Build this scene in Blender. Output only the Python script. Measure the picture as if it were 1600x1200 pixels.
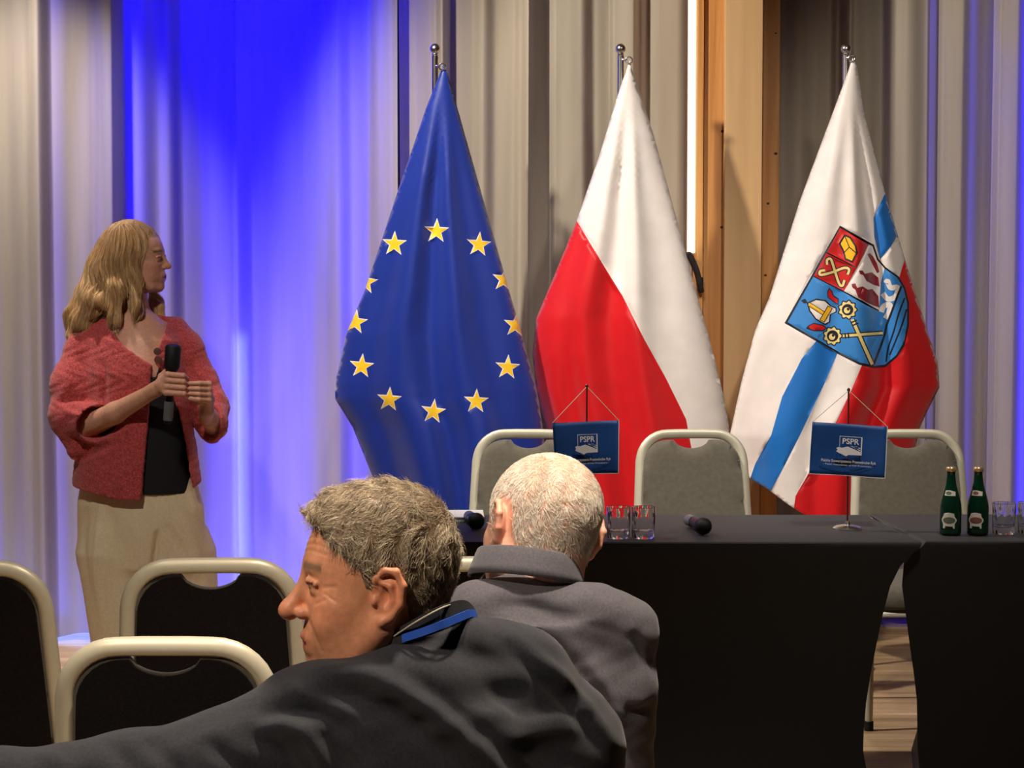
import bpy, bmesh, math, random
import numpy as np
from mathutils import Vector, Matrix, Quaternion
from mathutils.geometry import delaunay_2d_cdt
from mathutils.bvhtree import BVHTree

for o in list(bpy.data.objects):
    bpy.data.objects.remove(o, do_unlink=True)
scene = bpy.context.scene
COL = scene.collection
random.seed(7)
RNG = np.random.default_rng(7)

# ------------------------------------------------------------------ camera
FPX, CAM_H, HORIZON = 3700.0, 1.66, 350.0
PITCH = math.atan((600.0 - HORIZON) / FPX)
cam_data = bpy.data.cameras.new('camera')
cam_data.sensor_width = 36.0
cam_data.lens = 36.0 * FPX / 1600.0
cam_data.clip_start = 0.05
cam = bpy.data.objects.new('camera', cam_data)
COL.objects.link(cam)
cam.location = (0, 0, CAM_H)
cam.rotation_euler = (math.pi / 2 - PITCH, 0, 0)
scene.camera = cam
scene.view_settings.view_transform = 'Standard'
scene.view_settings.look = 'None'
scene.view_settings.gamma = 1.0
scene.view_settings.use_curve_mapping = False
scene.view_settings.exposure = 0.08

# ------------------------------------------------------------------ world
world = bpy.data.worlds.new('world')
scene.world = world
world.use_nodes = True
world.node_tree.nodes['Background'].inputs[0].default_value = (0.9, 0.85, 0.8, 1)
world.node_tree.nodes['Background'].inputs[1].default_value = 0.02

# ------------------------------------------------------------------ lights
WARM = (1.0, 0.84, 0.67)
WARM2 = (1.0, 0.91, 0.80)
BLUE = (0.0, 0.0, 1.0)


def aim(o, target):
    d = Vector(target) - o.location
    o.rotation_euler = d.to_track_quat('-Z', 'Y').to_euler()


def spot(name, loc, target, power, angle, blend=0.5, color=WARM, size=0.04):
    l = bpy.data.lights.new(name, 'SPOT')
    l.energy = power
    l.color = color
    l.spot_size = math.radians(angle)
    l.spot_blend = blend
    l.shadow_soft_size = size
    o = bpy.data.objects.new(name, l)
    COL.objects.link(o)
    o.location = loc
    aim(o, target)
    return o


def area(name, loc, target, power, sx, sy, color=WARM):
    l = bpy.data.lights.new(name, 'AREA')
    l.shape = 'RECTANGLE'
    l.size, l.size_y = sx, sy
    l.energy = power
    l.color = color
    o = bpy.data.objects.new(name, l)
    COL.objects.link(o)
    o.location = loc
    aim(o, target)
    return o


# ceiling spots over the front of the stage (the first throws the flag shadows), plus added fills
spot('stage_spot_or_fill', (-1.15, 7.40, 3.38), (1.2, 8.9, 0.8), 340, 83, 0.55, WARM2, 0.05)
spot('stage_spot_or_fill', (-2.02, 8.60, 3.38), (-2.0, 9.42, 0.3), 300, 66, 1.0, WARM2, 0.06)
spot('stage_spot_or_fill', (-1.75, 6.0, 3.38), (-1.5, 8.65, 0.72), 190, 35, 0.9, WARM2, 0.08)  # added fill aimed at the woman to brighten her
spot('stage_spot_or_fill', (1.25, 5.5, 3.38), (1.1, 8.3, 0.9), 260, 62, 0.8, WARM2, 0.10)  # added front fill for the table flags and stage
spot('stage_spot_or_fill', (-0.05, 5.4, 3.38), (0.3, 8.5, 0.9), 190, 42, 0.8, WARM2, 0.10)  # further added front fill, lifts the lower halves of the flags
spot('stage_spot_or_fill', (1.75, 8.2, 3.38), (2.05, 9.8, 1.7), 45, 66, 0.8, WARM2, 0.10)  # added to brighten the curtain right of the pillar
# ceiling downlights over the audience
spot('ceiling_downlight', (0.25, 3.35, 3.38), (0.1, 3.75, 0.5), 430, 90, 0.9, WARM, 0.10)
spot('ceiling_downlight', (-1.5, 3.6, 3.38), (-0.9, 3.6, 0.5), 70, 100, 0.9, WARM, 0.10)
spot('ceiling_downlight', (-1.3, 1.5, 3.38), (-0.35, 3.0, 1.0), 330, 60, 0.9, WARM, 0.12)


# blue stage lights standing behind the translucent curtain
def px_x(px, Y):
    return (px - 800.0) / FPX * Y * 1.0


def blue_tube(px, Y, width, power, z=2.2, height=2.6, spread=50, color=BLUE):
    x = px_x(px, Y)
    o = area('blue_wash', (x, Y, z), (x, Y - 1, z), power, width, height, color)
    o.data.spread = math.radians(spread)
    return o


# ------------------------------------------------------------------ helpers
CP, SP = math.cos(PITCH), math.sin(PITCH)


def P(px, py, Y):
    """world point on the plane y=Y seen at photo pixel (px, py)"""
    a = (px - 800.0) / FPX
    b = (600.0 - py) / FPX
    d = Vector((a, CP + b * SP, -SP + b * CP))
    return Vector((0, 0, CAM_H)) + d * (Y / d.y)


def proj_np(v):
    """photo pixels of an (n,3) array of world points"""
    x, y, z = v[:, 0], v[:, 1], v[:, 2] - CAM_H
    dep = y * CP - z * SP
    up = y * SP + z * CP
    return 800 + FPX * x / dep, 600 - FPX * up / dep


def new_obj(name, verts, faces, mats=None, parent=None, smooth=True, mat_idx=None):
    me = bpy.data.meshes.new(name)
    if isinstance(verts, np.ndarray):
        verts = verts.tolist()
    if isinstance(faces, np.ndarray):
        faces = faces.tolist()
    me.from_pydata(verts, [], faces)
    me.update()
    if mats is not None:
        if not isinstance(mats, (list, tuple)):
            mats = [mats]
        for m in mats:
            me.materials.append(m)
    if mat_idx is not None:
        me.polygons.foreach_set('material_index', np.asarray(mat_idx, dtype=np.int32))
    if smooth:
        me.polygons.foreach_set('use_smooth', np.ones(len(me.polygons), dtype=bool))
    o = bpy.data.objects.new(name, me)
    COL.objects.link(o)
    if parent is not None:
        o.parent = parent
    return o


def tag(o, label=None, cat=None, group=None, kind=None):
    if label:
        o['label'] = label
    if cat:
        o['category'] = cat
    if group:
        o['group'] = group
    if kind:
        o['kind'] = kind
    return o


def thing(name, loc=(0, 0, 0), rz=0.0, label=None, cat=None, group=None):
    o = bpy.data.objects.new(name, None)
    o.empty_display_size = 0.1
    COL.objects.link(o)
    o.location = loc
    o.rotation_euler = (0, 0, rz)
    return tag(o, label, cat, group)


def dup(root, loc, rz, label=None, group=None):
    r = root.copy()
    COL.objects.link(r)
    r.location = loc
    r.rotation_euler = (0, 0, rz)
    if label:
        r['label'] = label
    if group:
        r['group'] = group
    for ch in list(root.children):
        c = ch.copy()
        COL.objects.link(c)
        c.parent = r
        for g in list(ch.children):
            d = g.copy()
            COL.objects.link(d)
            d.parent = c
    return r


class MB:
    """collects simple shapes into one mesh"""

    def __init__(self):
        self.v, self.f = [], []

    def raw(self, v, f):
        b = len(self.v)
        self.v += [tuple(p) for p in v]
        self.f += [tuple(i + b for i in q) for q in f]
        return self

    def box(self, lo, hi, bev=0.0):
        bm = bmesh.new()
        bmesh.ops.create_cube(bm, size=1.0)
        for v in bm.verts:
            v.co = Vector([lo[i] + (v.co[i] + 0.5) * (hi[i] - lo[i]) for i in range(3)])
        if bev > 0:
            bmesh.ops.bevel(bm, geom=list(bm.edges), offset=bev, segments=2, affect='EDGES', profile=0.6)
        bm.verts.index_update()
        self.raw([v.co[:] for v in bm.verts], [[v.index for v in f.verts] for f in bm.faces])
        bm.free()
        return self

    def tube(self, path, ra, rb=None, seg=12, nrm=None, caps=True):
        """sweep an ellipse along path; ra along nrm x tangent, rb along nrm"""
        path = [Vector(p) for p in path]
        n = len(path)
        rb = ra if rb is None else rb
        if not isinstance(ra, (list, tuple)):
            ra = [ra] * n
        if not isinstance(rb, (list, tuple)):
            rb = [rb] * n
        rings = []
        prev = None
        for i, p in enumerate(path):
            t = (path[min(i + 1, n - 1)] - path[max(i - 1, 0)]).normalized()
            if nrm is not None:
                N = Vector(nrm)
                N = (N - t * N.dot(t)).normalized()
            else:
                if prev is None:
                    N = t.orthogonal().normalized()
                else:
                    N = (prev - t * prev.dot(t)).normalized()
                prev = N
            B = t.cross(N)
            rings.append([p + B * (math.cos(a) * ra[i]) + N * (math.sin(a) * rb[i])
                          for a in [2 * math.pi * k / seg for k in range(seg)]])
        v = [q for r in rings for q in r]
        f = []
        for i in range(n - 1):
            for k in range(seg):
                k2 = (k + 1) % seg
                f.append((i * seg + k, i * seg + k2, (i + 1) * seg + k2, (i + 1) * seg + k))
        if caps:
            f.append(tuple(range(seg - 1, -1, -1)))
            f.append(tuple((n - 1) * seg + k for k in range(seg)))
        return self.raw(v, f)

    def lathe(self, prof, seg=24, c=(0, 0, 0), close=False):
        """prof: list of (r, z)"""
        v, f = [], []
        n = len(prof)
        for (r, z) in prof:
            for k in range(seg):
                a = 2 * math.pi * k / seg
                v.append((c[0] + r * math.cos(a), c[1] + r * math.sin(a), c[2] + z))
        for i in range(n - 1):
            for k in range(seg):
                k2 = (k + 1) % seg
                f.append((i * seg + k, i * seg + k2, (i + 1) * seg + k2, (i + 1) * seg + k))
        if close:
            for k in range(seg):
                k2 = (k + 1) % seg
                f.append(((n - 1) * seg + k, (n - 1) * seg + k2, k2, k))
        else:
            f.append(tuple(range(seg - 1, -1, -1)))
            f.append(tuple((n - 1) * seg + k for k in range(seg)))
        return self.raw(v, f)

    def build(self, name, mat, parent=None, smooth=False):
        o = new_obj(name, self.v, self.f, mat, parent, smooth)
        return o


def auto_smooth(o, deg=40):
    me = o.data
    me.polygons.foreach_set('use_smooth', np.ones(len(me.polygons), dtype=bool))
    bm = bmesh.new()
    bm.from_mesh(me)
    lim = math.radians(deg)
    for e in bm.edges:
        if len(e.link_faces) == 2:
            e.smooth = e.calc_face_angle(0) < lim
    bm.to_mesh(me)
    bm.free()
    return o


def bez(pts, n=8):
    """Catmull-Rom through pts"""
    pts = [Vector(p) for p in pts]
    out = []
    for i in range(len(pts) - 1):
        p0 = pts[max(i - 1, 0)]
        p1, p2 = pts[i], pts[i + 1]
        p3 = pts[min(i + 2, len(pts) - 1)]
        for k in range(n):
            t = k / n
            out.append(0.5 * ((2 * p1) + (p2 - p0) * t + (2 * p0 - 5 * p1 + 4 * p2 - p3) * t * t
                              + (3 * p1 - p0 - 3 * p2 + p3) * t ** 3))
    out.append(pts[-1])
    return out


# ------------------------------------------------------------------ materials
def srgb(r, g, b):
    def c(u):
        u /= 255.0
        return u / 12.92 if u <= 0.04045 else ((u + 0.055) / 1.055) ** 2.4
    return (c(r), c(g), c(b), 1.0)


def material(name, color, rough=0.6, metal=0.0, spec=0.5, noise=0.0, nscale=40.0, bump=0.0, bscale=200.0,
             bdist=0.002, transmission=0.0, ior=1.45, emission=None, estr=0.0, sheen=0.0, stretch=None,
             color2=None, vcol=False, sss=0.0):
    m = bpy.data.materials.new(name)
    m.use_nodes = True
    nt = m.node_tree
    b = nt.nodes['Principled BSDF']
    b.inputs['Base Color'].default_value = color
    b.inputs['Roughness'].default_value = rough
    b.inputs['Metallic'].default_value = metal
    b.inputs['Specular IOR Level'].default_value = spec
    b.inputs['IOR'].default_value = ior
    b.inputs['Transmission Weight'].default_value = transmission
    if sheen:
        b.inputs['Sheen Weight'].default_value = sheen
    if sss:
        b.inputs['Subsurface Weight'].default_value = sss
        b.inputs['Subsurface Radius'].default_value = (0.01, 0.004, 0.002)
    if emission:
        b.inputs['Emission Color'].default_value = emission
        b.inputs['Emission Strength'].default_value = estr
    tc = nt.nodes.new('ShaderNodeTexCoord')
    mp = nt.nodes.new('ShaderNodeMapping')
    nt.links.new(tc.outputs['Object'], mp.inputs['Vector'])
    if stretch:
        mp.inputs['Scale'].default_value = stretch
    src = None
    if vcol:
        at = nt.nodes.new('ShaderNodeAttribute')
        at.attribute_name = 'Col'
        src = at.outputs['Color']
    if noise > 0 or color2:
        nz = nt.nodes.new('ShaderNodeTexNoise')
        nz.inputs['Scale'].default_value = nscale
        nz.inputs['Detail'].default_value = 5
        nt.links.new(mp.outputs[0], nz.inputs['Vector'])
        mix = nt.nodes.new('ShaderNodeMix')
        mix.data_type = 'RGBA'
        rmp = nt.nodes.new('ShaderNodeMapRange')
        rmp.inputs['From Min'].default_value = 0.3
        rmp.inputs['From Max'].default_value = 0.7
        nt.links.new(nz.outputs['Fac'], rmp.inputs['Value'])
        nt.links.new(rmp.outputs[0], mix.inputs[0])
        if color2 is None:
            c1 = [min(1, c * (1 - noise)) for c in color[:3]] + [1]
            c2 = [min(1, c * (1 + noise)) for c in color[:3]] + [1]
        else:
            c1, c2 = color, color2
        if vcol:
            mix.blend_type = 'MULTIPLY'
            mix.inputs[0].default_value = 1
            nt.links.remove(mix.inputs[0].links[0])
            mm = nt.nodes.new('ShaderNodeMapRange')
            mm.inputs['To Min'].default_value = 1 - noise
            mm.inputs['To Max'].default_value = 1 + noise
            nt.links.new(rmp.outputs[0], mm.inputs['Value'])
            nt.links.new(src, mix.inputs[6])
            nt.links.new(mm.outputs[0], mix.inputs[7])
        else:
            mix.inputs[6].default_value = c1
            mix.inputs[7].default_value = c2
        src = mix.outputs[2]
    if src is not None:
        nt.links.new(src, b.inputs['Base Color'])
    if bump > 0:
        nb = nt.nodes.new('ShaderNodeTexNoise')
        nb.inputs['Scale'].default_value = bscale
        nb.inputs['Detail'].default_value = 3
        nt.links.new(mp.outputs[0], nb.inputs['Vector'])
        bp = nt.nodes.new('ShaderNodeBump')
        bp.inputs['Strength'].default_value = bump
        bp.inputs['Distance'].default_value = bdist
        nt.links.new(nb.outputs['Fac'], bp.inputs['Height'])
        nt.links.new(bp.outputs[0], b.inputs['Normal'])
    return m


def wood_material(name, ca, cb, scale=(30, 30, 1.2), knots=False, rough=0.5):
    m = bpy.data.materials.new(name)
    m.use_nodes = True
    nt = m.node_tree
    b = nt.nodes['Principled BSDF']
    b.inputs['Roughness'].default_value = rough
    tc = nt.nodes.new('ShaderNodeTexCoord')
    oi = nt.nodes.new('ShaderNodeObjectInfo')
    mp = nt.nodes.new('ShaderNodeMapping')
    mp.inputs['Scale'].default_value = scale
    nt.links.new(tc.outputs['Object'], mp.inputs['Vector'])
    add = nt.nodes.new('ShaderNodeVectorMath')
    add.operation = 'ADD'
    sc = nt.nodes.new('ShaderNodeVectorMath')
    sc.operation = 'SCALE'
    sc.inputs[0].default_value = (37.0, 11.0, 5.0)
    nt.links.new(oi.outputs['Random'], sc.inputs['Scale'])
    nt.links.new(mp.outputs[0], add.inputs[0])
    nt.links.new(sc.outputs[0], add.inputs[1])
    nz = nt.nodes.new('ShaderNodeTexNoise')
    nz.inputs['Scale'].default_value = 1.0
    nz.inputs['Detail'].default_value = 6
    nz.inputs['Distortion'].default_value = 0.4
    nt.links.new(add.outputs[0], nz.inputs['Vector'])
    cr = nt.nodes.new('ShaderNodeValToRGB')
    cr.color_ramp.elements[0].position = 0.32
    cr.color_ramp.elements[0].color = ca
    cr.color_ramp.elements[1].position = 0.68
    cr.color_ramp.elements[1].color = cb
    nt.links.new(nz.outputs['Fac'], cr.inputs[0])
    hs = nt.nodes.new('ShaderNodeHueSaturation')
    mr = nt.nodes.new('ShaderNodeMapRange')
    mr.inputs['To Min'].default_value = 0.82
    mr.inputs['To Max'].default_value = 1.15
    nt.links.new(oi.outputs['Random'], mr.inputs['Value'])
    nt.links.new(mr.outputs[0], hs.inputs['Value'])
    nt.links.new(cr.outputs[0], hs.inputs['Color'])
    nt.links.new(hs.outputs[0], b.inputs['Base Color'])
    bp = nt.nodes.new('ShaderNodeBump')
    bp.inputs['Strength'].default_value = 0.25
    bp.inputs['Distance'].default_value = 0.001
    nt.links.new(nz.outputs['Fac'], bp.inputs['Height'])
    nt.links.new(bp.outputs[0], b.inputs['Normal'])
    return m


def curtain_material(name, color, trans):
    m = bpy.data.materials.new(name)
    m.use_nodes = True
    nt = m.node_tree
    for n in list(nt.nodes):
        if n.type == 'BSDF_PRINCIPLED':
            nt.nodes.remove(n)
    out = [n for n in nt.nodes if n.type == 'OUTPUT_MATERIAL'][0]
    df = nt.nodes.new('ShaderNodeBsdfDiffuse')
    tr = nt.nodes.new('ShaderNodeBsdfTranslucent')
    mx = nt.nodes.new('ShaderNodeMixShader')
    tc = nt.nodes.new('ShaderNodeTexCoord')
    mp = nt.nodes.new('ShaderNodeMapping')
    mp.inputs['Scale'].default_value = (14, 14, 1.0)
    nz = nt.nodes.new('ShaderNodeTexNoise')
    nz.inputs['Scale'].default_value = 1.0
    nz.inputs['Detail'].default_value = 4
    nt.links.new(tc.outputs['Object'], mp.inputs[0])
    nt.links.new(mp.outputs[0], nz.inputs['Vector'])
    cr = nt.nodes.new('ShaderNodeValToRGB')
    cr.color_ramp.elements[0].position = 0.3
    cr.color_ramp.elements[1].position = 0.7
    cr.color_ramp.elements[0].color = [c * 0.86 for c in color[:3]] + [1]
    cr.color_ramp.elements[1].color = [c * 1.1 for c in color[:3]] + [1]
    nt.links.new(nz.outputs['Fac'], cr.inputs[0])
    nt.links.new(cr.outputs[0], df.inputs['Color'])
    tr.inputs['Color'].default_value = (0.75, 0.75, 0.8, 1)
    wv = nt.nodes.new('ShaderNodeTexNoise')
    wv.inputs['Scale'].default_value = 420
    nt.links.new(tc.outputs['Object'], wv.inputs['Vector'])
    bp = nt.nodes.new('ShaderNodeBump')
    bp.inputs['Strength'].default_value = 0.15
    bp.inputs['Distance'].default_value = 0.001
    nt.links.new(wv.outputs['Fac'], bp.inputs['Height'])
    nt.links.new(bp.outputs[0], df.inputs['Normal'])
    mx.inputs[0].default_value = trans
    nt.links.new(df.outputs[0], mx.inputs[1])
    nt.links.new(tr.outputs[0], mx.inputs[2])
    nt.links.new(mx.outputs[0], out.inputs['Surface'])
    return m


M = {}
M['curtain'] = curtain_material('curtain_cloth', srgb(196, 184, 164), 0.30)
M['wall'] = material('wall_paint', srgb(70, 66, 62), 0.9, noise=0.08, nscale=6)
M['wall_room'] = material('room_wall_paint', srgb(128, 116, 100), 0.9, noise=0.06, nscale=5)
M['ceiling'] = material('ceiling_paint', srgb(150, 142, 130), 0.95, noise=0.04, nscale=5)
M['plinth'] = material('black_plinth', srgb(18, 17, 17), 0.6, noise=0.1)
M['subfloor'] = material('subfloor', srgb(110, 92, 72), 0.7, noise=0.1)
M['plank'] = wood_material('laminate_plank', srgb(176, 142, 104), srgb(222, 192, 150), (1.6, 16, 16), rough=0.42)
M['board'] = wood_material('pine_board', srgb(186, 122, 58), srgb(222, 162, 92), (26, 26, 1.0))
M['board_pale'] = wood_material('pale_pine_board', srgb(200, 158, 108), srgb(218, 178, 126), (14, 14, 0.8))
M['knot'] = material('wood_knot', srgb(74, 40, 18), 0.7, noise=0.3, nscale=120)
M['strip'] = material('led_strip', srgb(255, 236, 190), 0.5, emission=(1.0, 0.86, 0.55, 1), estr=1.7)
M['chrome'] = material('polished_steel', (0.75, 0.73, 0.72, 1), 0.24, metal=1.0)
M['frame'] = material('champagne_frame_paint', srgb(206, 200, 178), 0.4, metal=0.25, noise=0.03, nscale=30)
M['seat_grey'] = material('grey_upholstery', srgb(98, 92, 80), 0.95, noise=0.12, nscale=60, bump=0.4, bscale=500, sheen=0.2)
M['seat_black'] = material('black_upholstery', srgb(26, 23, 23), 0.95, spec=0.1, noise=0.25, nscale=160, bump=0.4, bscale=500)
M['rubber'] = material('black_rubber', srgb(16, 16, 16), 0.7, noise=0.1)
M['cover'] = material('black_stretch_cloth', srgb(12, 12, 14), 0.6, spec=0.4, noise=0.15, nscale=90, bump=0.3, bscale=900, bdist=0.0006, sheen=0.22)
M['white_plastic'] = material('white_plastic', srgb(226, 222, 220), 0.4, noise=0.02)

# ------------------------------------------------------------------ room
Z_CEIL = 3.42


def slab(name, lo, hi, mat):
    o = MB().box(lo, hi).build(name, mat)
    return tag(o, kind='structure')


floor = slab('floor', (-4.2, -0.6, -0.12), (4.2, 10.3, -0.012), M['subfloor'])
slab('ceiling', (-4.2, -0.6, Z_CEIL), (4.2, 10.3, Z_CEIL + 0.1), M['ceiling'])
slab('wall_back', (-4.2, 10.18, -0.012), (4.2, 10.3, Z_CEIL), M['wall'])
slab('wall_left', (-4.3, -0.6, -0.012), (-4.2, 10.3, Z_CEIL), M['wall_room'])
slab('wall_right', (4.2, -0.6, -0.012), (4.3, 10.3, Z_CEIL), M['wall_room'])
slab('wall_front', (-4.2, -0.7, -0.012), (4.2, -0.6, Z_CEIL), M['wall_room'])
slab('baseboard_back', (0.6, 9.93, -0.0115), (4.1, 10.0, 0.085), M['plinth'])

# laminate planks, each a child of the floor
pl_len, pl_w = 1.28, 0.192
proto = None
row = 0
y = 3.9
while y < 10.1:
    x = -3.6 + (row * 0.47) % pl_len - pl_len
    while x < 3.9:
        if proto is None:
            mb = MB().box((0.001, 0.001, -0.012), (pl_len - 0.001, pl_w - 0.001, 0.0), 0.0015)
            proto = mb.build('plank', M['plank'], floor)
            o = proto
        else:
            o = proto.copy()
            COL.objects.link(o)
        o.location = (x, y, 0)
        x += pl_len
    y += pl_w
    row += 1


# ------------------------------------------------------------------ curtains
def fold_curtain(name, label, prof, Y, z0, z1, hang=0.0, seed=0):
    """prof: (photo px, forward offset in m) control points across the panel"""
    xs = np.array([px_x(p, Y) for p, d in prof])
    ds = np.array([d * 1.35 for p, d in prof])
    n = max(40, int((xs[-1] - xs[0]) / 0.006))
    u = np.linspace(xs[0], xs[-1], n)
    u = np.unique(np.concatenate([u, xs]))
    i = np.clip(np.searchsorted(xs, u, side='right') - 1, 0, len(xs) - 2)
    t = (u - xs[i]) / (xs[i + 1] - xs[i])
    tt = t * t * (3 - 2 * t)
    d = ds[i] * (1 - tt) + ds[i + 1] * tt
    rows = 14
    V = []
    rr = np.random.default_rng(seed)
    ph = rr.uniform(0, 6.28, 6)
    for r in range(rows):
        s = r / (rows - 1)
        z = z0 + (z1 - z0) * s
        k = 1.0 + 0.15 * (1 - s)
        sway = 0.006 * np.sin(u * 5 + ph[0] + 2.2 * s) * (1 - s) + 0.004 * np.sin(u * 23 + ph[1] + 1.3 * s)
        xx = u + 0.007 * np.sin(u * 9 + ph[2] + 2.5 * s)
        zz = z + (hang * np.sin(u * 14 + ph[3]) if r == 0 else 0)
        V.append(np.stack([xx, Y - d * k + sway, np.full_like(u, z) + (zz - z)], 1))
    V = np.concatenate(V)
    m = len(u)
    a = np.arange(m - 1)
    F = []
    for r in range(rows - 1):
        b = r * m
        F.append(np.stack([b + a, b + a + 1, b + m + a + 1, b + m + a], 1))
    o = new_obj(name, V, np.concatenate(F), M['curtain'])
    return tag(o, label, 'curtain', 'beige stage curtains along the back wall')


fold_curtain('curtain', 'wide beige curtain with the broad blue glow, behind the standing woman',
             [(-420, .02), (-380, .09), (-330, .02), (-260, .10), (-180, .02), (-90, .09), (-40, .03), (15, .04),
              (50, .07), (78, .115), (93, .045), (120, .03), (150, .05), (186, .12), (201, .045), (222, .05),
              (250, .025), (268, .04), (290, .015), (330, .0), (369, .03), (378, .055), (400, .03), (430, .015), (470, .02),
              (508, .05), (530, .065), (552, .03), (578, .02), (600, .055), (618, .07), (627, .085)],
             9.42, 0.022, 3.40, 0.012, 1)
fold_curtain('curtain', 'beige curtain panel hanging behind the blue flag with yellow stars',
             [(624, .0), (634, .015), (655, .03), (676, .03), (684, .045), (696, .11), (708, .03), (740, .02), (757, .05),
              (775, .02), (800, .03), (811, .06), (823, .105)],
             9.44, 0.03, 3.40, 0.01, 2)
fold_curtain('curtain', 'beige curtain panel between the starred flag and the wooden pillar',
             [(815, .0), (833, .015), (850, .02), (866, .055), (905, .07), (930, .025), (952, .015), (960, .06), (988, .075), (1000, .04),
              (1012, .01), (1030, .03), (1055, .035), (1080, .01)],
             9.46, 0.03, 3.40, 0.01, 3)
fold_curtain('curtain', 'beige curtain with a narrow blue stripe, right of the pillar behind the crest flag',
             [(1198, .0), (1222, .02), (1245, .04), (1270, .02), (1290, .03), (1299, .06), (1312, .13), (1324, .05), (1345, .03), (1372, .01),
              (1382, .07), (1405, .10), (1440, .07), (1449, .02), (1458, .02), (1464, .09), (1490, .11), (1508, .06), (1530, .03), (1541, .02),
              (1547, .09), (1570, .11), (1590, .05), (1620, .03), (1660, .08), (1700, .03), (1770, .1), (1850, .03), (1950, .1), (2050, .03)],
             9.80, 0.085, 3.40, 0.0, 4)

# blue light behind the cloth
for (px, w, top, full, sp) in [(412, 0.45, 40, 11.0, 30), (224, 0.07, 4.0, 1.8, 22), (104, 0.04, 0.5, 0.7, 28), (2, 0.03, 0.1, 0.8, 24), (562, 0.06, 3.6, 3.0, 22),
                               (606, 0.05, 1.6, 0.25, 22), (679, 0.03, 0.25, 0.08, 24), (1584, 0.05, 1.2, 6.0, 18), (1500, 0.03, 0.2, 0.5, 22), (1441, 0.03, 0.1, 0.35, 22),
                               (1612, 0.05, 0.1, 0.4, 26)]:
    Yc = 9.42 if px < 1000 else 9.80
    xx = px_x(px, Yc)
    # ceiling-mounted batten shining down the back of the cloth
    o = area('blue_batten', (xx, Yc + 0.14, 3.36), (xx, Yc + 0.02, 2.3), top, w, 0.05, BLUE)
    o.data.spread = math.radians(sp + 4)
    blue_tube(px, Yc + 0.11, w, full, 1.75, 3.3, sp)
# a slit between two widths of cloth lets a paler lamp through
blue_tube(380, 9.50, 0.012, 0.32, 0.72, 1.0, 36, (0.45, 0.6, 1.0))
# pale-blue floor light lying behind the foot of the wide curtain
area('floor_wash', (-1.25, 9.75, 0.10), (-1.25, 9.2, 0.0), 4.5, 1.9, 0.06, (0.35, 0.45, 1.0))

# ------------------------------------------------------------------ wooden pillar
pil = tag(thing('trim_1', (0, 0, 0)), kind='structure')


def board(px0, px1, Y, depth, mat, knots=()):
    x0, x1 = P(px0, 350, Y).x, P(px1, 350, Y).x
    o = MB().box((x0, Y, 0), (x1, Y + depth, Z_CEIL - 0.005), 0.003).build('board', mat, pil)
    for (kx, ky, r) in knots:
        c = P(kx, ky, Y)
        k = MB()
        n = 14
        v = [(c.x + r * 1.0 * math.cos(2 * math.pi * i / n), Y - 0.0012, c.z + r * 0.75 * math.sin(2 * math.pi * i / n)) for i in range(n)]
        v2 = [(a, Y + 0.002, b) for a, _, b in v]
        k.raw(v + v2, [tuple(range(n - 1, -1, -1))] + [(i, (i + 1) % n, n + (i + 1) % n, n + i) for i in range(n)])
        k.build('knot', M['knot'], o)
    return o


board(1089, 1098.5, 9.24, 0.5, M['board'])
board(1099, 1132, 9.26, 0.48, M['board'], [(1129, 205, .007), (1128, 355, .007), (1110, 640, .006)])
board(1131.5, 1190, 9.20, 0.5, M['board_pale'])
board(1190.5, 1217, 9.27, 0.45, M['board'], [(1212, 240, .007), (1200, 318, .006), (1196, 430, .006), (1212, 52, .004)])

lx0, lx1 = P(1076, 300, 9.34).x, P(1087.5, 300, 9.34).x
lz = P(1080, 395, 9.34).z
ls = thing('light_strip', ((lx0 + lx1) / 2, 9.36, lz), 0, 'bright warm vertical light strip on the edge of the wooden pillar', 'light')
w = (lx1 - lx0) / 2
MB().box((-w, -0.012, 0), (w, 0.0, Z_CEIL - lz - 0.01), 0.003).build('diffuser', M['strip'], ls)
MB().box((-w - 0.004, 0.0005, -0.004), (w + 0.004, 0.02, Z_CEIL - lz - 0.008), 0.001).build('channel', M['white_plastic'], ls)
# dark holdback under the strip
hb = thing('curtain_holdback', P(1088, 425, 9.2), 0, 'small dark grey curtain holdback below the light strip', 'holdback')
mb = MB().tube(bez([(-.03, .02, .07), (-.02, -.01, .05), (.0, -.03, .0), (.012, -.02, -.05), (.02, .01, -.075)], 6),
               [.010 + .016 * math.sin(math.pi * i / 24) for i in range(25)], .012, 10, nrm=(1, 0, 0))
auto_smooth(mb.build('strap', material('grey_strap', srgb(62, 58, 56), 0.8, noise=0.3, nscale=50), hb))
MB().box((.006, .0, -.075), (.028, .03, -.02), 0.003).build('bracket', M['rubber'], hb)


# ------------------------------------------------------------------ flags
def pip(poly, x, y):
    n = len(poly)
    c = False
    j = n - 1
    for i in range(n):
        xi, yi = poly[i]
        xj, yj = poly[j]
        if (yi > y) != (yj > y) and x < (xj - xi) * (y - yi) / (yj - yi) + xi:
            c = not c
        j = i
    return c


def stroke(pts, w):
    pts = [Vector(p).to_2d() if len(p) == 3 else Vector(p) for p in pts]
    L, R = [], []
    for i, p in enumerate(pts):
        t = (pts[min(i + 1, len(pts) - 1)] - pts[max(i - 1, 0)]).normalized()
        n = Vector((-t.y, t.x))
        L.append(tuple(p + n * w / 2))
        R.append(tuple(p - n * w / 2))
    return L + R[::-1]


def smooth2(pts, n=5):
    return [tuple(p.to_2d()) for p in bez([(x, y, 0) for x, y in pts], n)]


def disc(cx, cy, r, n=16, scallop=0.0, lobes=8):
    return [(cx + (r + scallop * math.cos(lobes * a)) * math.cos(a), cy + (r + scallop * math.cos(lobes * a)) * math.sin(a))
            for a in [2 * math.pi * i / n for i in range(n)]]


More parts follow.
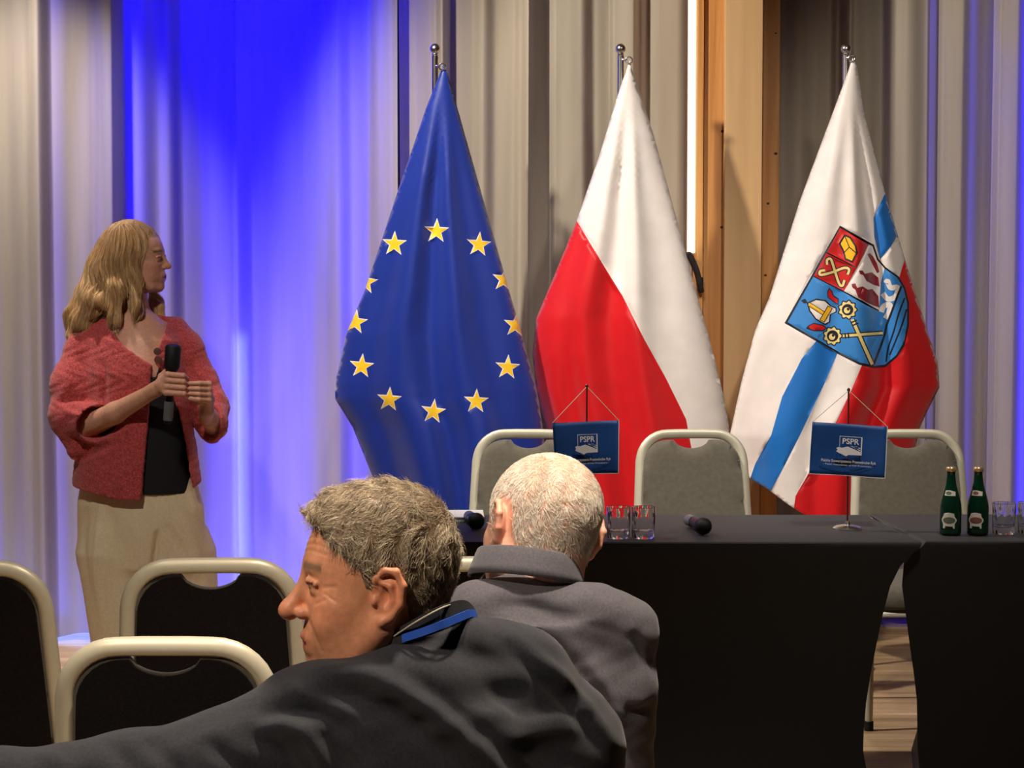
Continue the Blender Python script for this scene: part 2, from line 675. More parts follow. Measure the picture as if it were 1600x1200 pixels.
def star_poly(cx, cy, r, rot=0.0):
    return [(cx + (r if i % 2 == 0 else r * 0.40) * math.sin(rot + math.pi * i / 5),
             cy - (r if i % 2 == 0 else r * 0.40) * math.cos(rot + math.pi * i / 5)) for i in range(10)]


def print_mesh(outline, regions, step):
    """triangulate outline with inner points; regions = [(poly, material index)] painted in order"""
    pts, edges = [], []

    def ring(poly):
        b = len(pts)
        pts.extend([Vector(p) for p in poly])
        n = len(poly)
        edges.extend([(b + i, b + (i + 1) % n) for i in range(n)])
    dense = []
    for i, p in enumerate(outline):
        q = outline[(i + 1) % len(outline)]
        k = max(1, int(math.hypot(q[0] - p[0], q[1] - p[1]) / step))
        dense += [(p[0] + (q[0] - p[0]) * j / k, p[1] + (q[1] - p[1]) * j / k) for j in range(k)]
    ring(dense)
    for poly, mi in regions:
        ring(poly)
    xs = [p[0] for p in outline]
    ys = [p[1] for p in outline]
    y = min(ys) + step * 0.5
    r = 0
    while y < max(ys):
        x = min(xs) + (0.5 if r % 2 else 0.0) * step
        while x < max(xs):
            if pip(outline, x, y):
                pts.append(Vector((x + random.uniform(-.05, .05) * step, y + random.uniform(-.05, .05) * step)))
            x += step
        y += step * 0.87
        r += 1
    V, E, Fc, _, _, _ = delaunay_2d_cdt(pts, edges, [], 0, 1e-4)
    faces, idx = [], []
    boxes = [(min(p[0] for p in po), max(p[0] for p in po), min(p[1] for p in po), max(p[1] for p in po)) for po, _ in regions]
    for f in Fc:
        cx = sum(V[i].x for i in f) / len(f)
        cy = sum(V[i].y for i in f) / len(f)
        if not pip(outline, cx, cy):
            continue
        m = 0
        for (po, mi), bx in zip(regions, boxes):
            if bx[0] <= cx <= bx[1] and bx[2] <= cy <= bx[3] and pip(po, cx, cy):
                m = mi
        faces.append(tuple(f))
        idx.append(m)
    return [(v.x, v.y) for v in V], faces, idx


def edge_at(line, y):
    if y <= line[0][1]:
        return line[0][0]
    for (x0, y0), (x1, y1) in zip(line, line[1:]):
        if y <= y1:
            return x0 + (x1 - x0) * (y - y0) / max(1e-6, (y1 - y0))
    return line[-1][0]


def cloth_mat(name, col):
    m = material(name, col, 0.45, spec=0.45, noise=0.05, nscale=14, bump=0.15, bscale=900, bdist=0.0005, sheen=0.25)
    return m


FM = {'eu': cloth_mat('flag_blue', srgb(10, 42, 140)), 'gold': cloth_mat('flag_gold', srgb(250, 200, 30)),
      'white': cloth_mat('flag_white', srgb(236, 226, 220)), 'red': cloth_mat('flag_red', srgb(208, 5, 18)),
      'sky': cloth_mat('flag_sky_blue', srgb(20, 112, 198)), 'ink': cloth_mat('flag_ink', srgb(16, 18, 30)),
      'crimson': cloth_mat('crest_red', srgb(206, 28, 26)), 'yellow': cloth_mat('crest_yellow', srgb(252, 190, 30)),
      'cream': cloth_mat('crest_cream', srgb(238, 214, 140)), 'maroon': cloth_mat('crest_maroon', srgb(140, 18, 36)),
      'shield': cloth_mat('crest_blue', srgb(54, 134, 208))}


def make_flag(name, label, apex, left, right, bottom, regions, mats, folds, Y, pole_px, pole_top, bulge, step, seed):
    outline = [apex] + left + bottom + right[::-1]
    V2, F, idx = print_mesh(outline, regions, step)
    L = [apex] + left + [(bottom[0][0], 950)]
    R = [apex] + right + [(bottom[-1][0], 950)]
    ya = apex[1]
    verts = []
    for (x, y) in V2:
        l, r = edge_at(L, y), edge_at(R, y)
        t = min(1.0, max(0.0, (x - l) / max(1e-3, r - l)))
        h = max(0.0, (y - ya) / 700.0)
        d = bulge * h ** 0.8 * (math.sin(math.pi * min(max(t, 0), 1)) ** 0.6) - 0.05 * h
        for (tc, w, amp, y0) in folds:
            g = math.exp(-((t - tc - 0.02 * math.sin(y / 90.0 + seed)) / w) ** 2)
            d += amp * g * min(1.0, max(0.0, (y - y0) / 160.0)) * (0.7 + 0.5 * h) * min(1.0, h * 4)
        d += 0.004 * h * math.sin(t * 17 + y / 55.0 + seed)
        verts.append(P(x, y, Y - d)[:])
    top = P(pole_px, pole_top, Y + 0.03)
    root = thing(name, (top.x, top.y, 0), 0, label, 'flag', 'tall flags on poles behind the table')
    base = Vector((top.x, top.y, 0))
    verts = [tuple(Vector(v) - base) for v in verts]
    o = new_obj('flag_cloth', verts, F, [FM[k] for k in mats], root, True, idx)
    sm = o.modifiers.new('thickness', 'SOLIDIFY')
    sm.thickness = 0.0012
    sm.offset = 1.0
    # pole with a ball finial
    zt = top.z
    auto_smooth(MB().lathe([(0.0135, 0.03), (0.0135, zt - 0.36), (0.0125, zt - 0.355), (0.0125, zt - 0.045)], 18).build('pole', M['chrome'], root))
    fp = [(0.010, zt - 0.047), (0.013, zt - 0.040), (0.010, zt - 0.034)]
    rb = 0.0195
    for i in range(1, 12):
        a = math.pi * i / 12
        fp.append((max(0.001, rb * math.sin(a)), zt - 0.0195 - rb * math.cos(a)))
    auto_smooth(MB().lathe(fp, 20).build('finial', M['chrome'], root))
    hk = P(apex[0] - 1, apex[1] + 2, Y - 0.004) - base
    ring = MB()
    ring.tube([hk + Vector((0.012 * math.cos(a), 0, 0.012 * math.sin(a) + 0.002)) for a in [2 * math.pi * i / 16 for i in range(17)]], 0.003, None, 8, caps=False)
    ring.tube([hk + Vector((-0.010, 0.0, 0.004)), Vector((0, 0, hk.z + 0.006))], 0.004, None, 8)
    auto_smooth(ring.build('hook', M['chrome'], root))
    auto_smooth(MB().lathe([(0.12, 0.0), (0.12, 0.016), (0.105, 0.026), (0.03, 0.034), (0.022, 0.09), (0.016, 0.092)], 32).build('base', M['chrome'], root))
    return root


stars = [(682, 361, .05), (748, 382, .1), (788, 437, .12), (806, 508, .1), (793, 574, .08), (744, 627, .05), (677, 643, .12), (608, 624, .08),
         (565, 572, .1), (555, 503, .12), (571, 440, .15), (616, 381, .05)]
regs = []
for (x, y, a) in stars:
    regs.append((star_poly(x, y, 20.5, a), 2))
    regs.append((star_poly(x + .5, y + .5, 17.0, a), 1))
make_flag('starred_flag', 'blue flag with a ring of yellow stars on a tall pole', (692, 103),
          [(682, 128), (666, 168), (645, 230), (623, 294), (596, 376), (570, 453), (541, 522), (523, 600), (524, 624), (551, 668), (582, 744), (600, 800)],
          [(699, 112), (718, 180), (753, 304), (779, 396), (817, 529), (839, 611), (848, 668), (857, 760), (860, 820)],
          [(612, 850), (680, 880), (760, 890), (850, 870)], regs, ['eu', 'gold', 'white'],
          [(.30, .10, .030, 110), (.47, .09, -.034, 110), (.62, .08, .026, 110), (.80, .09, -.014, 200), (.14, .07, -.016, 300), (.70, .05, .012, 500), (.40, .05, .014, 480)],
          8.70, 680, 68, 0.17, 7.0, 1.0)

red = [(901, 345), (939, 408), (974, 465), (1006, 529), (1041, 592), (1072, 655), (1079, 693), (1092, 760), (1105, 900), (780, 900), (780, 345)]
make_flag('white_red_flag', 'flag with a white and a red half on a tall pole between two other flags', (984, 93),
          [(977, 115), (971, 130), (936, 244), (901, 345), (870, 421), (838, 497), (832, 554), (838, 611), (854, 668), (868, 740), (880, 800)],
          [(988, 110), (1003, 155), (1022, 212), (1053, 326), (1085, 446), (1110, 535), (1129, 611), (1139, 662), (1143, 700), (1150, 780)],
          [(900, 850), (980, 880), (1060, 880), (1140, 850)], [(red, 1)], ['white', 'red'],
          [(.24, .09, .028, 100), (.42, .08, -.030, 100), (.58, .07, .026, 100), (.76, .1, -.012, 200), (.10, .05, .02, 460), (.19, .05, -.026, 450)],
          8.84, 970, 68, 0.16, 7.5, 2.4)


def Zc(pts):
    return [(1210 + 0.2251 * x, 330 + 0.2251 * y) for x, y in pts]


shield = [(455, 100), (690, 232), (722, 330), (772, 388), (862, 452), (908, 530), (936, 640), (934, 800), (904, 930), (854, 1012), (772, 1082),
          (690, 1090), (588, 1066), (446, 994), (306, 912), (70, 777)]
inner = [(457, 116), (680, 242), (712, 338), (764, 398), (853, 462), (897, 536), (922, 644), (920, 796), (890, 922), (844, 1000), (766, 1066),
         (694, 1072), (594, 1050), (452, 980), (314, 898), (92, 770)]
K = {'white': 0, 'sky': 1, 'red': 2, 'ink': 3, 'crimson': 4, 'yellow': 5, 'cream': 6, 'maroon': 7, 'shield': 8}
crest = [
    # stripes of the cloth
    ([(1383, 302), (1397, 345), (1412, 352), (1392, 385), (1375, 405), (1366, 370), (1365, 340)], 1),
    ([(1414, 404), (1440, 470), (1490, 600), (1440, 720), (1380, 860), (1232, 860), (1243, 775), (1292, 690), (1330, 610), (1347, 570), (1385, 500)], 2),
    ([(1286, 520), (1316, 535), (1288, 600), (1250, 680), (1222, 735), (1204, 768), (1172, 748), (1180, 725), (1205, 680), (1222, 620), (1253, 560)], 1),
    (Zc(shield), 3), (Zc(inner), 8),
    (Zc([(457, 116), (655, 232), (482, 556), (272, 452)]), 4),
    (Zc(stroke([(362, 287), (562, 388)], 9)), 3),
    (Zc([(655, 232), (680, 242), (712, 338), (764, 398), (738, 500), (726, 690), (482, 556)]), 0),
    (Zc(stroke([(272, 452), (482, 558), (726, 692)], 8)), 3),
    # golden chest
    (Zc([(486, 160), (530, 178), (570, 240), (580, 290), (544, 360), (490, 338), (472, 275), (446, 225)]), 3),
    (Zc([(490, 174), (522, 188), (558, 244), (566, 288), (538, 344), (498, 326), (484, 272), (460, 226)]), 5),
    (Zc(stroke([(490, 174), (520, 250), (566, 288)], 7)), 3), (Zc(stroke([(520, 250), (486, 285)], 7)), 3),
    # crossed canes
    (Zc(stroke(smooth2([(366, 372), (366, 338), (392, 334), (415, 400), (448, 500), (472, 518), (486, 478)]), 32)), 3),
    (Zc(stroke(smooth2([(352, 410), (318, 416), (322, 442), (400, 424), (482, 394), (518, 404), (508, 440)]), 32)), 3),
    (Zc(stroke(smooth2([(366, 372), (366, 338), (392, 334), (415, 400), (448, 500), (472, 518), (486, 478)]), 17)), 6),
    (Zc(stroke(smooth2([(352, 410), (318, 416), (322, 442), (400, 424), (482, 394), (518, 404), (508, 440)]), 17)), 6),
    # three towers
    (Zc([(646, 300), (662, 290), (684, 312), (712, 362), (728, 420), (714, 432), (688, 384), (660, 328)]), 7),
    (Zc([(588, 412), (612, 412), (628, 434), (676, 424), (722, 462), (730, 524), (690, 512), (640, 486), (616, 444), (594, 436)]), 7),
    (Zc([(536, 506), (562, 500), (574, 532), (612, 522), (650, 545), (680, 540), (722, 590), (728, 668), (690, 656), (640, 632), (580, 596), (562, 546), (540, 528)]), 7),
    (Zc(stroke([(640, 440), (650, 480)], 6)), 3), (Zc(stroke([(610, 530), (590, 590)], 6)), 3), (Zc(stroke([(660, 560), (645, 625)], 6)), 3),
    # white birds over the waves
    (Zc(stroke(smooth2([(772, 500), (786, 486), (806, 530), (856, 530), (842, 590), (790, 610), (752, 570)]), 36)), 0),
    (Zc(stroke(smooth2([(742, 700), (760, 660), (800, 650), (800, 690), (772, 745)]), 38)), 0),
    (Zc(stroke(smooth2([(882, 520), (850, 600), (818, 690), (780, 790), (758, 880), (690, 1062)]), 16)), 3),
    (Zc(stroke(smooth2([(905, 600), (860, 720), (830, 830), (790, 950), (775, 1050)]), 12)), 3),
    (Zc(stroke(smooth2([(918, 680), (885, 790), (850, 880), (800, 1000)]), 12)), 3),
    # mitre with its ribbons
    (Zc([(184, 620), (214, 606), (232, 636), (206, 642)]), 3),
    (Zc([(224, 636), (290, 606), (356, 616), (396, 656), (430, 668), (434, 700), (392, 720), (388, 770), (356, 792), (340, 786), (284, 752), (240, 694)]), 3),
    (Zc([(236, 642), (290, 617), (350, 626), (386, 660), (424, 676), (424, 696), (384, 716), (378, 766), (352, 780), (290, 744), (250, 690)]), 0),
    (Zc(stroke([(240, 646), (352, 716)], 30)), 3), (Zc(stroke([(240, 646), (352, 716)], 20)), 5),
    (Zc(stroke([(388, 664), (330, 764)], 40)), 3), (Zc(stroke([(386, 668), (332, 760)], 28)), 5),
    (Zc([(366, 560), (380, 530), (402, 556), (412, 584), (446, 606), (446, 652), (408, 630), (370, 600)]), 3),
    (Zc([(372, 566), (382, 540), (396, 562), (408, 592), (438, 612), (440, 642), (408, 622), (376, 598)]), 2),
    (Zc([(216, 815), (236, 792), (272, 774), (340, 788), (366, 812), (340, 834), (280, 834), (246, 826)]), 3),
    (Zc([(238, 800), (272, 782), (336, 796), (356, 812), (334, 826), (280, 826), (250, 818)]), 2),
    # two croziers
    (Zc(stroke([(540, 750), (682, 1070)], 38)), 3), (Zc(stroke([(466, 866), (752, 846)], 34)), 3),
    (Zc(stroke([(540, 750), (680, 1064)], 22)), 6), (Zc(stroke([(466, 866), (752, 846)], 18)), 6),
    (Zc(disc(508, 684, 66, 40, 7, 9)), 3), (Zc(disc(508, 684, 56, 40, 7, 9)), 6), (Zc(disc(508, 684, 40)), 3), (Zc(disc(504, 688, 22)), 6), (Zc(disc(512, 680, 10)), 3),
    (Zc(disc(404, 866, 66, 40, 7, 9)), 3), (Zc(disc(404, 866, 56, 40, 7, 9)), 6), (Zc(disc(404, 866, 40)), 3), (Zc(disc(400, 872, 22)), 6), (Zc(disc(408, 862, 10)), 3),
    (Zc(stroke([(536, 772), (572, 756)], 10)), 3), (Zc(stroke([(546, 792), (582, 776)], 10)), 3), (Zc(stroke([(490, 846), (494, 884)], 10)), 3), (Zc(stroke([(512, 844), (516, 882)], 10)), 3),
]
make_flag('crest_flag', 'white flag with blue and red stripes and a coat of arms on a tall pole', (1332, 90),
          [(1325, 112), (1297, 187), (1250, 313), (1202, 465), (1180, 516), (1158, 598), (1140, 681), (1155, 731)],
          [(1339, 104), (1351, 180), (1383, 301), (1414, 405), (1437, 478), (1465, 567), (1468, 605), (1449, 643), (1437, 668), (1430, 700), (1420, 760), (1410, 800)],
          [(1171, 747), (1202, 766), (1231, 788), (1256, 804), (1300, 828), (1370, 850), (1400, 830)], crest,
          ['white', 'sky', 'red', 'ink', 'crimson', 'yellow', 'cream', 'maroon', 'shield'],
          [(.30, .12, .018, 100), (.60, .09, .030, 120), (.74, .05, -.040, 150), (.86, .07, .020, 200), (.45, .06, -.012, 300), (.10, .06, -.014, 500)],
          8.74, 1322, 68, 0.16, 6.0, 4.1)


# ------------------------------------------------------------------ banquet chairs
def make_chair():
    root = thing('banquet_chair')
    zt, hw, cr = 0.93, 0.178, 0.095

    def yb(z):   # rake of the back: chair faces -Y, back leans to +Y
        return 0.20 + 0.10 * max(0.0, (z - 0.45)) / 0.48

    def xw(z):   # half width of the hoop
        return hw + 0.020 * max(0.0, min(1.0, (0.86 - z) / 0.42))
    path = []
    for z in (0.02, 0.2, 0.36):
        path.append((-(xw(0.44) + (0.44 - z) * 0.03), 0.20 + (0.45 - z) * 0.22, z))
    for z in (0.45, 0.52, 0.62, 0.72, zt - cr):
        path.append((-xw(z), yb(z), z))
    for i in range(1, 9):
        a = math.pi / 2 * i / 8
        z = zt - cr + cr * math.sin(a)
        path.append((-(hw - cr) - cr * math.cos(a), yb(z), z))
    path += [(-0.04, yb(zt), zt + 0.001), (0.04, yb(zt), zt + 0.001)]
    path += [(-x, y, z) for (x, y, z) in path[:-2][::-1]]
    # flat oval tube, broad side to front and back
    auto_smooth(MB().tube(path, 0.0170, 0.0105, 14, nrm=(0, 1, 0.2)).build('back_frame', M['frame'], root))
    # upholstered back with the handle scoop
    def pad_outline(grow, drop):
        pts = []
        z0 = 0.50
        rr = cr - 0.012
        wtop = hw - 0.014 + grow
        pts.append((-(xw(z0) - 0.014 + grow), z0))
        pts.append((-(xw(0.7) - 0.014 + grow), 0.70))
        zt2 = zt - 0.016 + grow * 0.6 - drop
        for i in range(0, 8):
            a = math.pi / 2 * i / 7
            pts.append((-(wtop - rr) - rr * math.cos(a), zt2 - rr + rr * math.sin(a)))
        for i in range(0, 13):
            u = -1 + 2 * i / 12
            pts.append((0.062 * u, zt2 - 0.028 * (1 - u * u) ** 0.7 - (0.0015 if abs(u) < 1 else 0)))
        for (x, z) in pts[:10][::-1]:
            pts.append((-x, z))
        return pts

    def pad(name, grow, drop, y0, y1, puff, mat, parent):
        ol = pad_outline(grow, drop)
        V2, F, _ = print_mesh(ol, [], 0.02)
        cx = lambda x, z: min(1.0, min([math.hypot(x - a, z - b) for a, b in ol]) / 0.03)
        v, f = [], []
        n = len(V2)
        for (x, z) in V2:
            e = cx(x, z)
            v.append((x, yb(z) + y0 - puff * math.sqrt(max(0, 1 - (1 - e) ** 2)), z))
        for (x, z) in V2:
            v.append((x, yb(z) + y1, z))
        for t in F:
            # CDT gives counter-clockwise in (x, z): that faces -Y
            f.append(tuple(t))
            f.append(tuple(n + i for i in t[::-1]))
        cnt = {}
        for t in F:
            for a, b in zip(t, t[1:] + t[:1]):
                cnt[(a, b)] = 1
        for (a, b) in cnt:
            if (b, a) not in cnt:
                f.append((b, a, n + a, n + b))
        o = new_obj(name, v, f, mat, parent)
        return auto_smooth(o, 50)
    pad('backrest', 0.004, 0.006, -0.012, 0.004, 0.020, M['seat_grey'], root)
    pad('back_panel', -0.006, 0.003, 0.0045, 0.012, 0.0, M['seat_black'], root)
    # seat
    sv, sf = [], []
    prof = [(1.0, 0.400), (1.03, 0.415), (1.035, 0.435), (1.02, 0.455), (0.97, 0.470), (0.8, 0.480), (0.45, 0.484), (0.0, 0.485)]
    ns = 40
    for (k, z) in prof:
        for i in range(ns):
            a = 2 * math.pi * i / ns
            c, s = math.cos(a), math.sin(a)
            e = 0.32
            sv.append((0.205 * k * math.copysign(abs(c) ** e, c), -0.03 + 0.215 * k * math.copysign(abs(s) ** e, s), z))
    for j in range(len(prof) - 1):
        for i in range(ns):
            i2 = (i + 1) % ns
            sf.append((j * ns + i, j * ns + i2, (j + 1) * ns + i2, (j + 1) * ns + i))
    sf.append(tuple(range(ns - 1, -1, -1)))
    new_obj('seat', sv, sf, M['seat_grey'], root)
    fr = MB()
    for s in (-1, 1):
        fr.tube([(s * 0.197, -0.22, 0.385), (s * 0.200, 0.205, 0.385)], 0.010, 0.013, 10)
    fr.tube([(-0.19, -0.225, 0.385), (0.19, -0.225, 0.385)], 0.010, 0.013, 10)
    auto_smooth(fr.build('seat_frame', M['frame'], root))
    for s in (-1, 1):
        lg = auto_smooth(MB().tube([(s * 0.200, -0.222, 0.39), (s * 0.203, -0.228, 0.2), (s * 0.206, -0.235, 0.012)], 0.0125, None, 12).build('leg', M['frame'], root))
        auto_smooth(MB().lathe([(0.0155, 0.0), (0.0155, 0.03), (0.0135, 0.032)], 14, (s * 0.206, -0.235, 0.0)).build('foot_cap', M['rubber'], lg))
        auto_smooth(MB().lathe([(0.021, 0.0), (0.021, 0.03), (0.019, 0.032)], 14, (s * 0.2111, 0.2945, 0.0)).build('foot_cap', M['rubber'], root))
    return root


chair0 = make_chair()
GC = 'banquet chairs in the hall'


def chair_at(px, py_top, Y, face, label, first=False, dz=0.0):
    """put the chair so that the middle of its top bar shows at (px, py) at depth Y"""
    c = P(px, py_top, Y)
    off = Vector((0, 0.30, 0))
    off.rotate(Matrix.Rotation(face, 3, 'Z'))
    loc = (c.x - off.x, Y - off.y, dz)
    if first:
        chair0.location = loc
        chair0.rotation_euler = (0, 0, face)
        tag(chair0, label, 'chair', GC)
        return chair0
    r = dup(chair0, loc, face, label, GC)
    return r


R = math.radians
chair_at(1080, 677, 8.22, R(2), 'grey chair behind the table, in front of the white and red flag', True)
chair_at(826, 674, 8.22, R(-3), 'grey chair behind the table, in front of the blue starred flag')
chair_at(1418, 673, 8.22, R(0), 'grey chair behind the table, beside the green bottles')
# audience chairs seen from behind
chair_at(329, 897, 5.03, R(183), 'black-backed chair with its whole handle slot showing, just below the standing woman')
chair_at(-62, 897, 5.0, R(178), 'black-backed chair cut off by the left edge of the photo')
chair_at(712, 893, 5.05, R(180), 'chair almost hidden behind the two seated men')
chair_at(258, 1030, 4.06, R(180), 'nearest black-backed chair, right above the outstretched dark sleeve')

# ------------------------------------------------------------------ tables
TZ = 0.75


def edge_profile(pts):
    """[(z, inset)] -> interpolator"""
    zs = [p[0] for p in pts]
    vs = [p[1] for p in pts]
    return lambda z: float(np.interp(z, zs, vs))


def make_table(name, label, xl_f, xl_b, xr_f, xr_b, y0, y1, insL, insR, insLb=None):
    # hidden folding table
    root = thing(name, ((xl_f + xr_f) / 2, (y0 + y1) / 2, 0), 0, label, 'table', 'tables in black stretch covers')
    bx, by = root.location.x, root.location.y
    hx, hy = (min(xr_f, xr_b) - max(xl_f, xl_b)) / 2 - 0.02, (y1 - y0) / 2 - 0.02
    MB().box((-hx, -hy, 0.72), (hx, hy, 0.744), 0.004).build('tabletop', M['white_plastic'], root)
    for sx in (-1, 1):
        for sy in (-1, 1):
            auto_smooth(MB().tube([(sx * (hx - 0.24), sy * (hy - 0.17), 0.715), (sx * (hx - 0.24), sy * (hy - 0.15), 0.0)], 0.014, None, 10).build('leg', M['chrome'], root))
    # stretch cover: stacked rounded outlines
    zs = [0.0, 0.03, 0.08, 0.14, 0.2, 0.28, 0.36, 0.45, 0.54, 0.62, 0.68, 0.71, 0.735, 0.746, 0.75]
    n_e = 14
    V, F = [], []
    for z in zs:
        e = 0.0 if z < 0.745 else (0.0015 if z < 0.749 else 0.005)
        iL, iR = insL(z) + e, insR(z) + e
        side = 0.07 * math.sin(math.pi * min(1, z / 0.72)) ** 1.0 if z < 0.72 else 0.0
        fy = y0 + e + 0.5 * side
        byy = y1 - e - 0.5 * side
        iLb = (insLb or insL)(z) + e
        corners = [(xl_f + iL, fy), (xr_f - iR, fy), (xr_b - iR, byy), (xl_b + iLb, byy)]
        for a in range(4):
            p, q = corners[a], corners[(a + 1) % 4]
            nrm = (-(q[1] - p[1]), q[0] - p[0])
            ln = math.hypot(*nrm)
            for k in range(n_e):
                t = k / n_e
                sag = (0.03 if a % 2 == 0 else 0.04) * math.sin(math.pi * t) * math.sin(math.pi * min(1, z / 0.74)) if z < 0.74 else 0
                V.append((p[0] + (q[0] - p[0]) * t + nrm[0] / ln * sag, p[1] + (q[1] - p[1]) * t + nrm[1] / ln * sag, z))
    m = n_e * 4
    for j in range(len(zs) - 1):
        for i in range(m):
            i2 = (i + 1) % m
            F.append((j * m + i, j * m + i2, (j + 1) * m + i2, (j + 1) * m + i))
    F.append(tuple((len(zs) - 1) * m + i for i in range(m)))
    V = [(a - bx, b - by, c) for a, b, c in V]
    auto_smooth(new_obj('cover', V, F, M['cover'], root), 35)
    return root


YF, YBK = P(1100, 851, 6.74).y, 7.385
sF, sB = FPX / 6.74, FPX / 7.385
xr_f, xr_b = P(1443, 852, 6.74).x, P(1355, 806, 7.385).x
insR1 = edge_profile([(0.0, .12), (.06, .15), (.15, .166), (.3, .153), (.5, .118), (.60, .098), (.665, .078), (.71, .04), (.74, .004), (.76, 0)])
insL2 = edge_profile([(0.0, -.02), (.05, .0), (.10, -.012), (.15, -.012), (.3, -.014), (.5, -.045), (.60, -.060), (.665, -.0725), (.71, -.038), (.74, -.003), (.76, 0)])
insL2b = edge_profile([(0.0, .14), (.1, .165), (.2, .17), (.35, .165), (.5, .14), (.6, .115), (.68, .085), (.72, .03), (.745, 0)])
soft = edge_profile([(0.0, .0), (.15, .08), (.4, .10), (.6, .07), (.7, .02), (.74, 0)])
make_table('covered_table', 'long table in a black stretch cover carrying the two small blue flags and tumblers',
           -0.44, -0.44, xr_f, xr_b, 6.74, 7.385, soft, insR1)
make_table('covered_table', 'table in a black stretch cover carrying the green bottles',
           xr_f + 0.009, xr_b + 0.009, xr_f + 1.5, xr_f + 1.45, 6.76, 7.40, insL2, soft, insL2b)


# ------------------------------------------------------------------ things on the tables
def text_mesh(name, txt, size, mat, parent, loc, width=None, bold=0.0, rot=(math.pi / 2, 0, 0)):
    cu = bpy.data.curves.new(name, 'FONT')
    cu.body = txt
    cu.size = size
    cu.align_x = 'CENTER'
    cu.align_y = 'CENTER'
    cu.offset = bold
    cu.extrude = 0.0002
    cu.resolution_u = 3
    tmp = bpy.data.objects.new(name, cu)
    COL.objects.link(tmp)
    dg = bpy.context.evaluated_depsgraph_get()
    me = bpy.data.meshes.new_from_object(tmp.evaluated_get(dg))
    bpy.data.objects.remove(tmp, do_unlink=True)
    me.materials.clear()
    me.materials.append(mat)
    o = bpy.data.objects.new(name, me)
    COL.objects.link(o)
    o.parent = parent
    o.location = loc
    o.rotation_euler = rot
    if width:
        xs = [v.co.x for v in me.vertices]
        w = max(xs) - min(xs)
        for v in me.vertices:
            v.co.x *= width / w
    return o


M['banner'] = material('blue_banner_satin', srgb(22, 66, 128), 0.5, spec=0.4, noise=0.12, nscale=20, bump=0.1, bscale=400)
M['print'] = material('white_print', srgb(214, 212, 214), 0.6, noise=0.03)
M['cord'] = material('pale_cord', srgb(208, 190, 160), 0.7, noise=0.1, nscale=400)
M['rod'] = material('dark_red_rod', srgb(86, 30, 26), 0.35, noise=0.1)


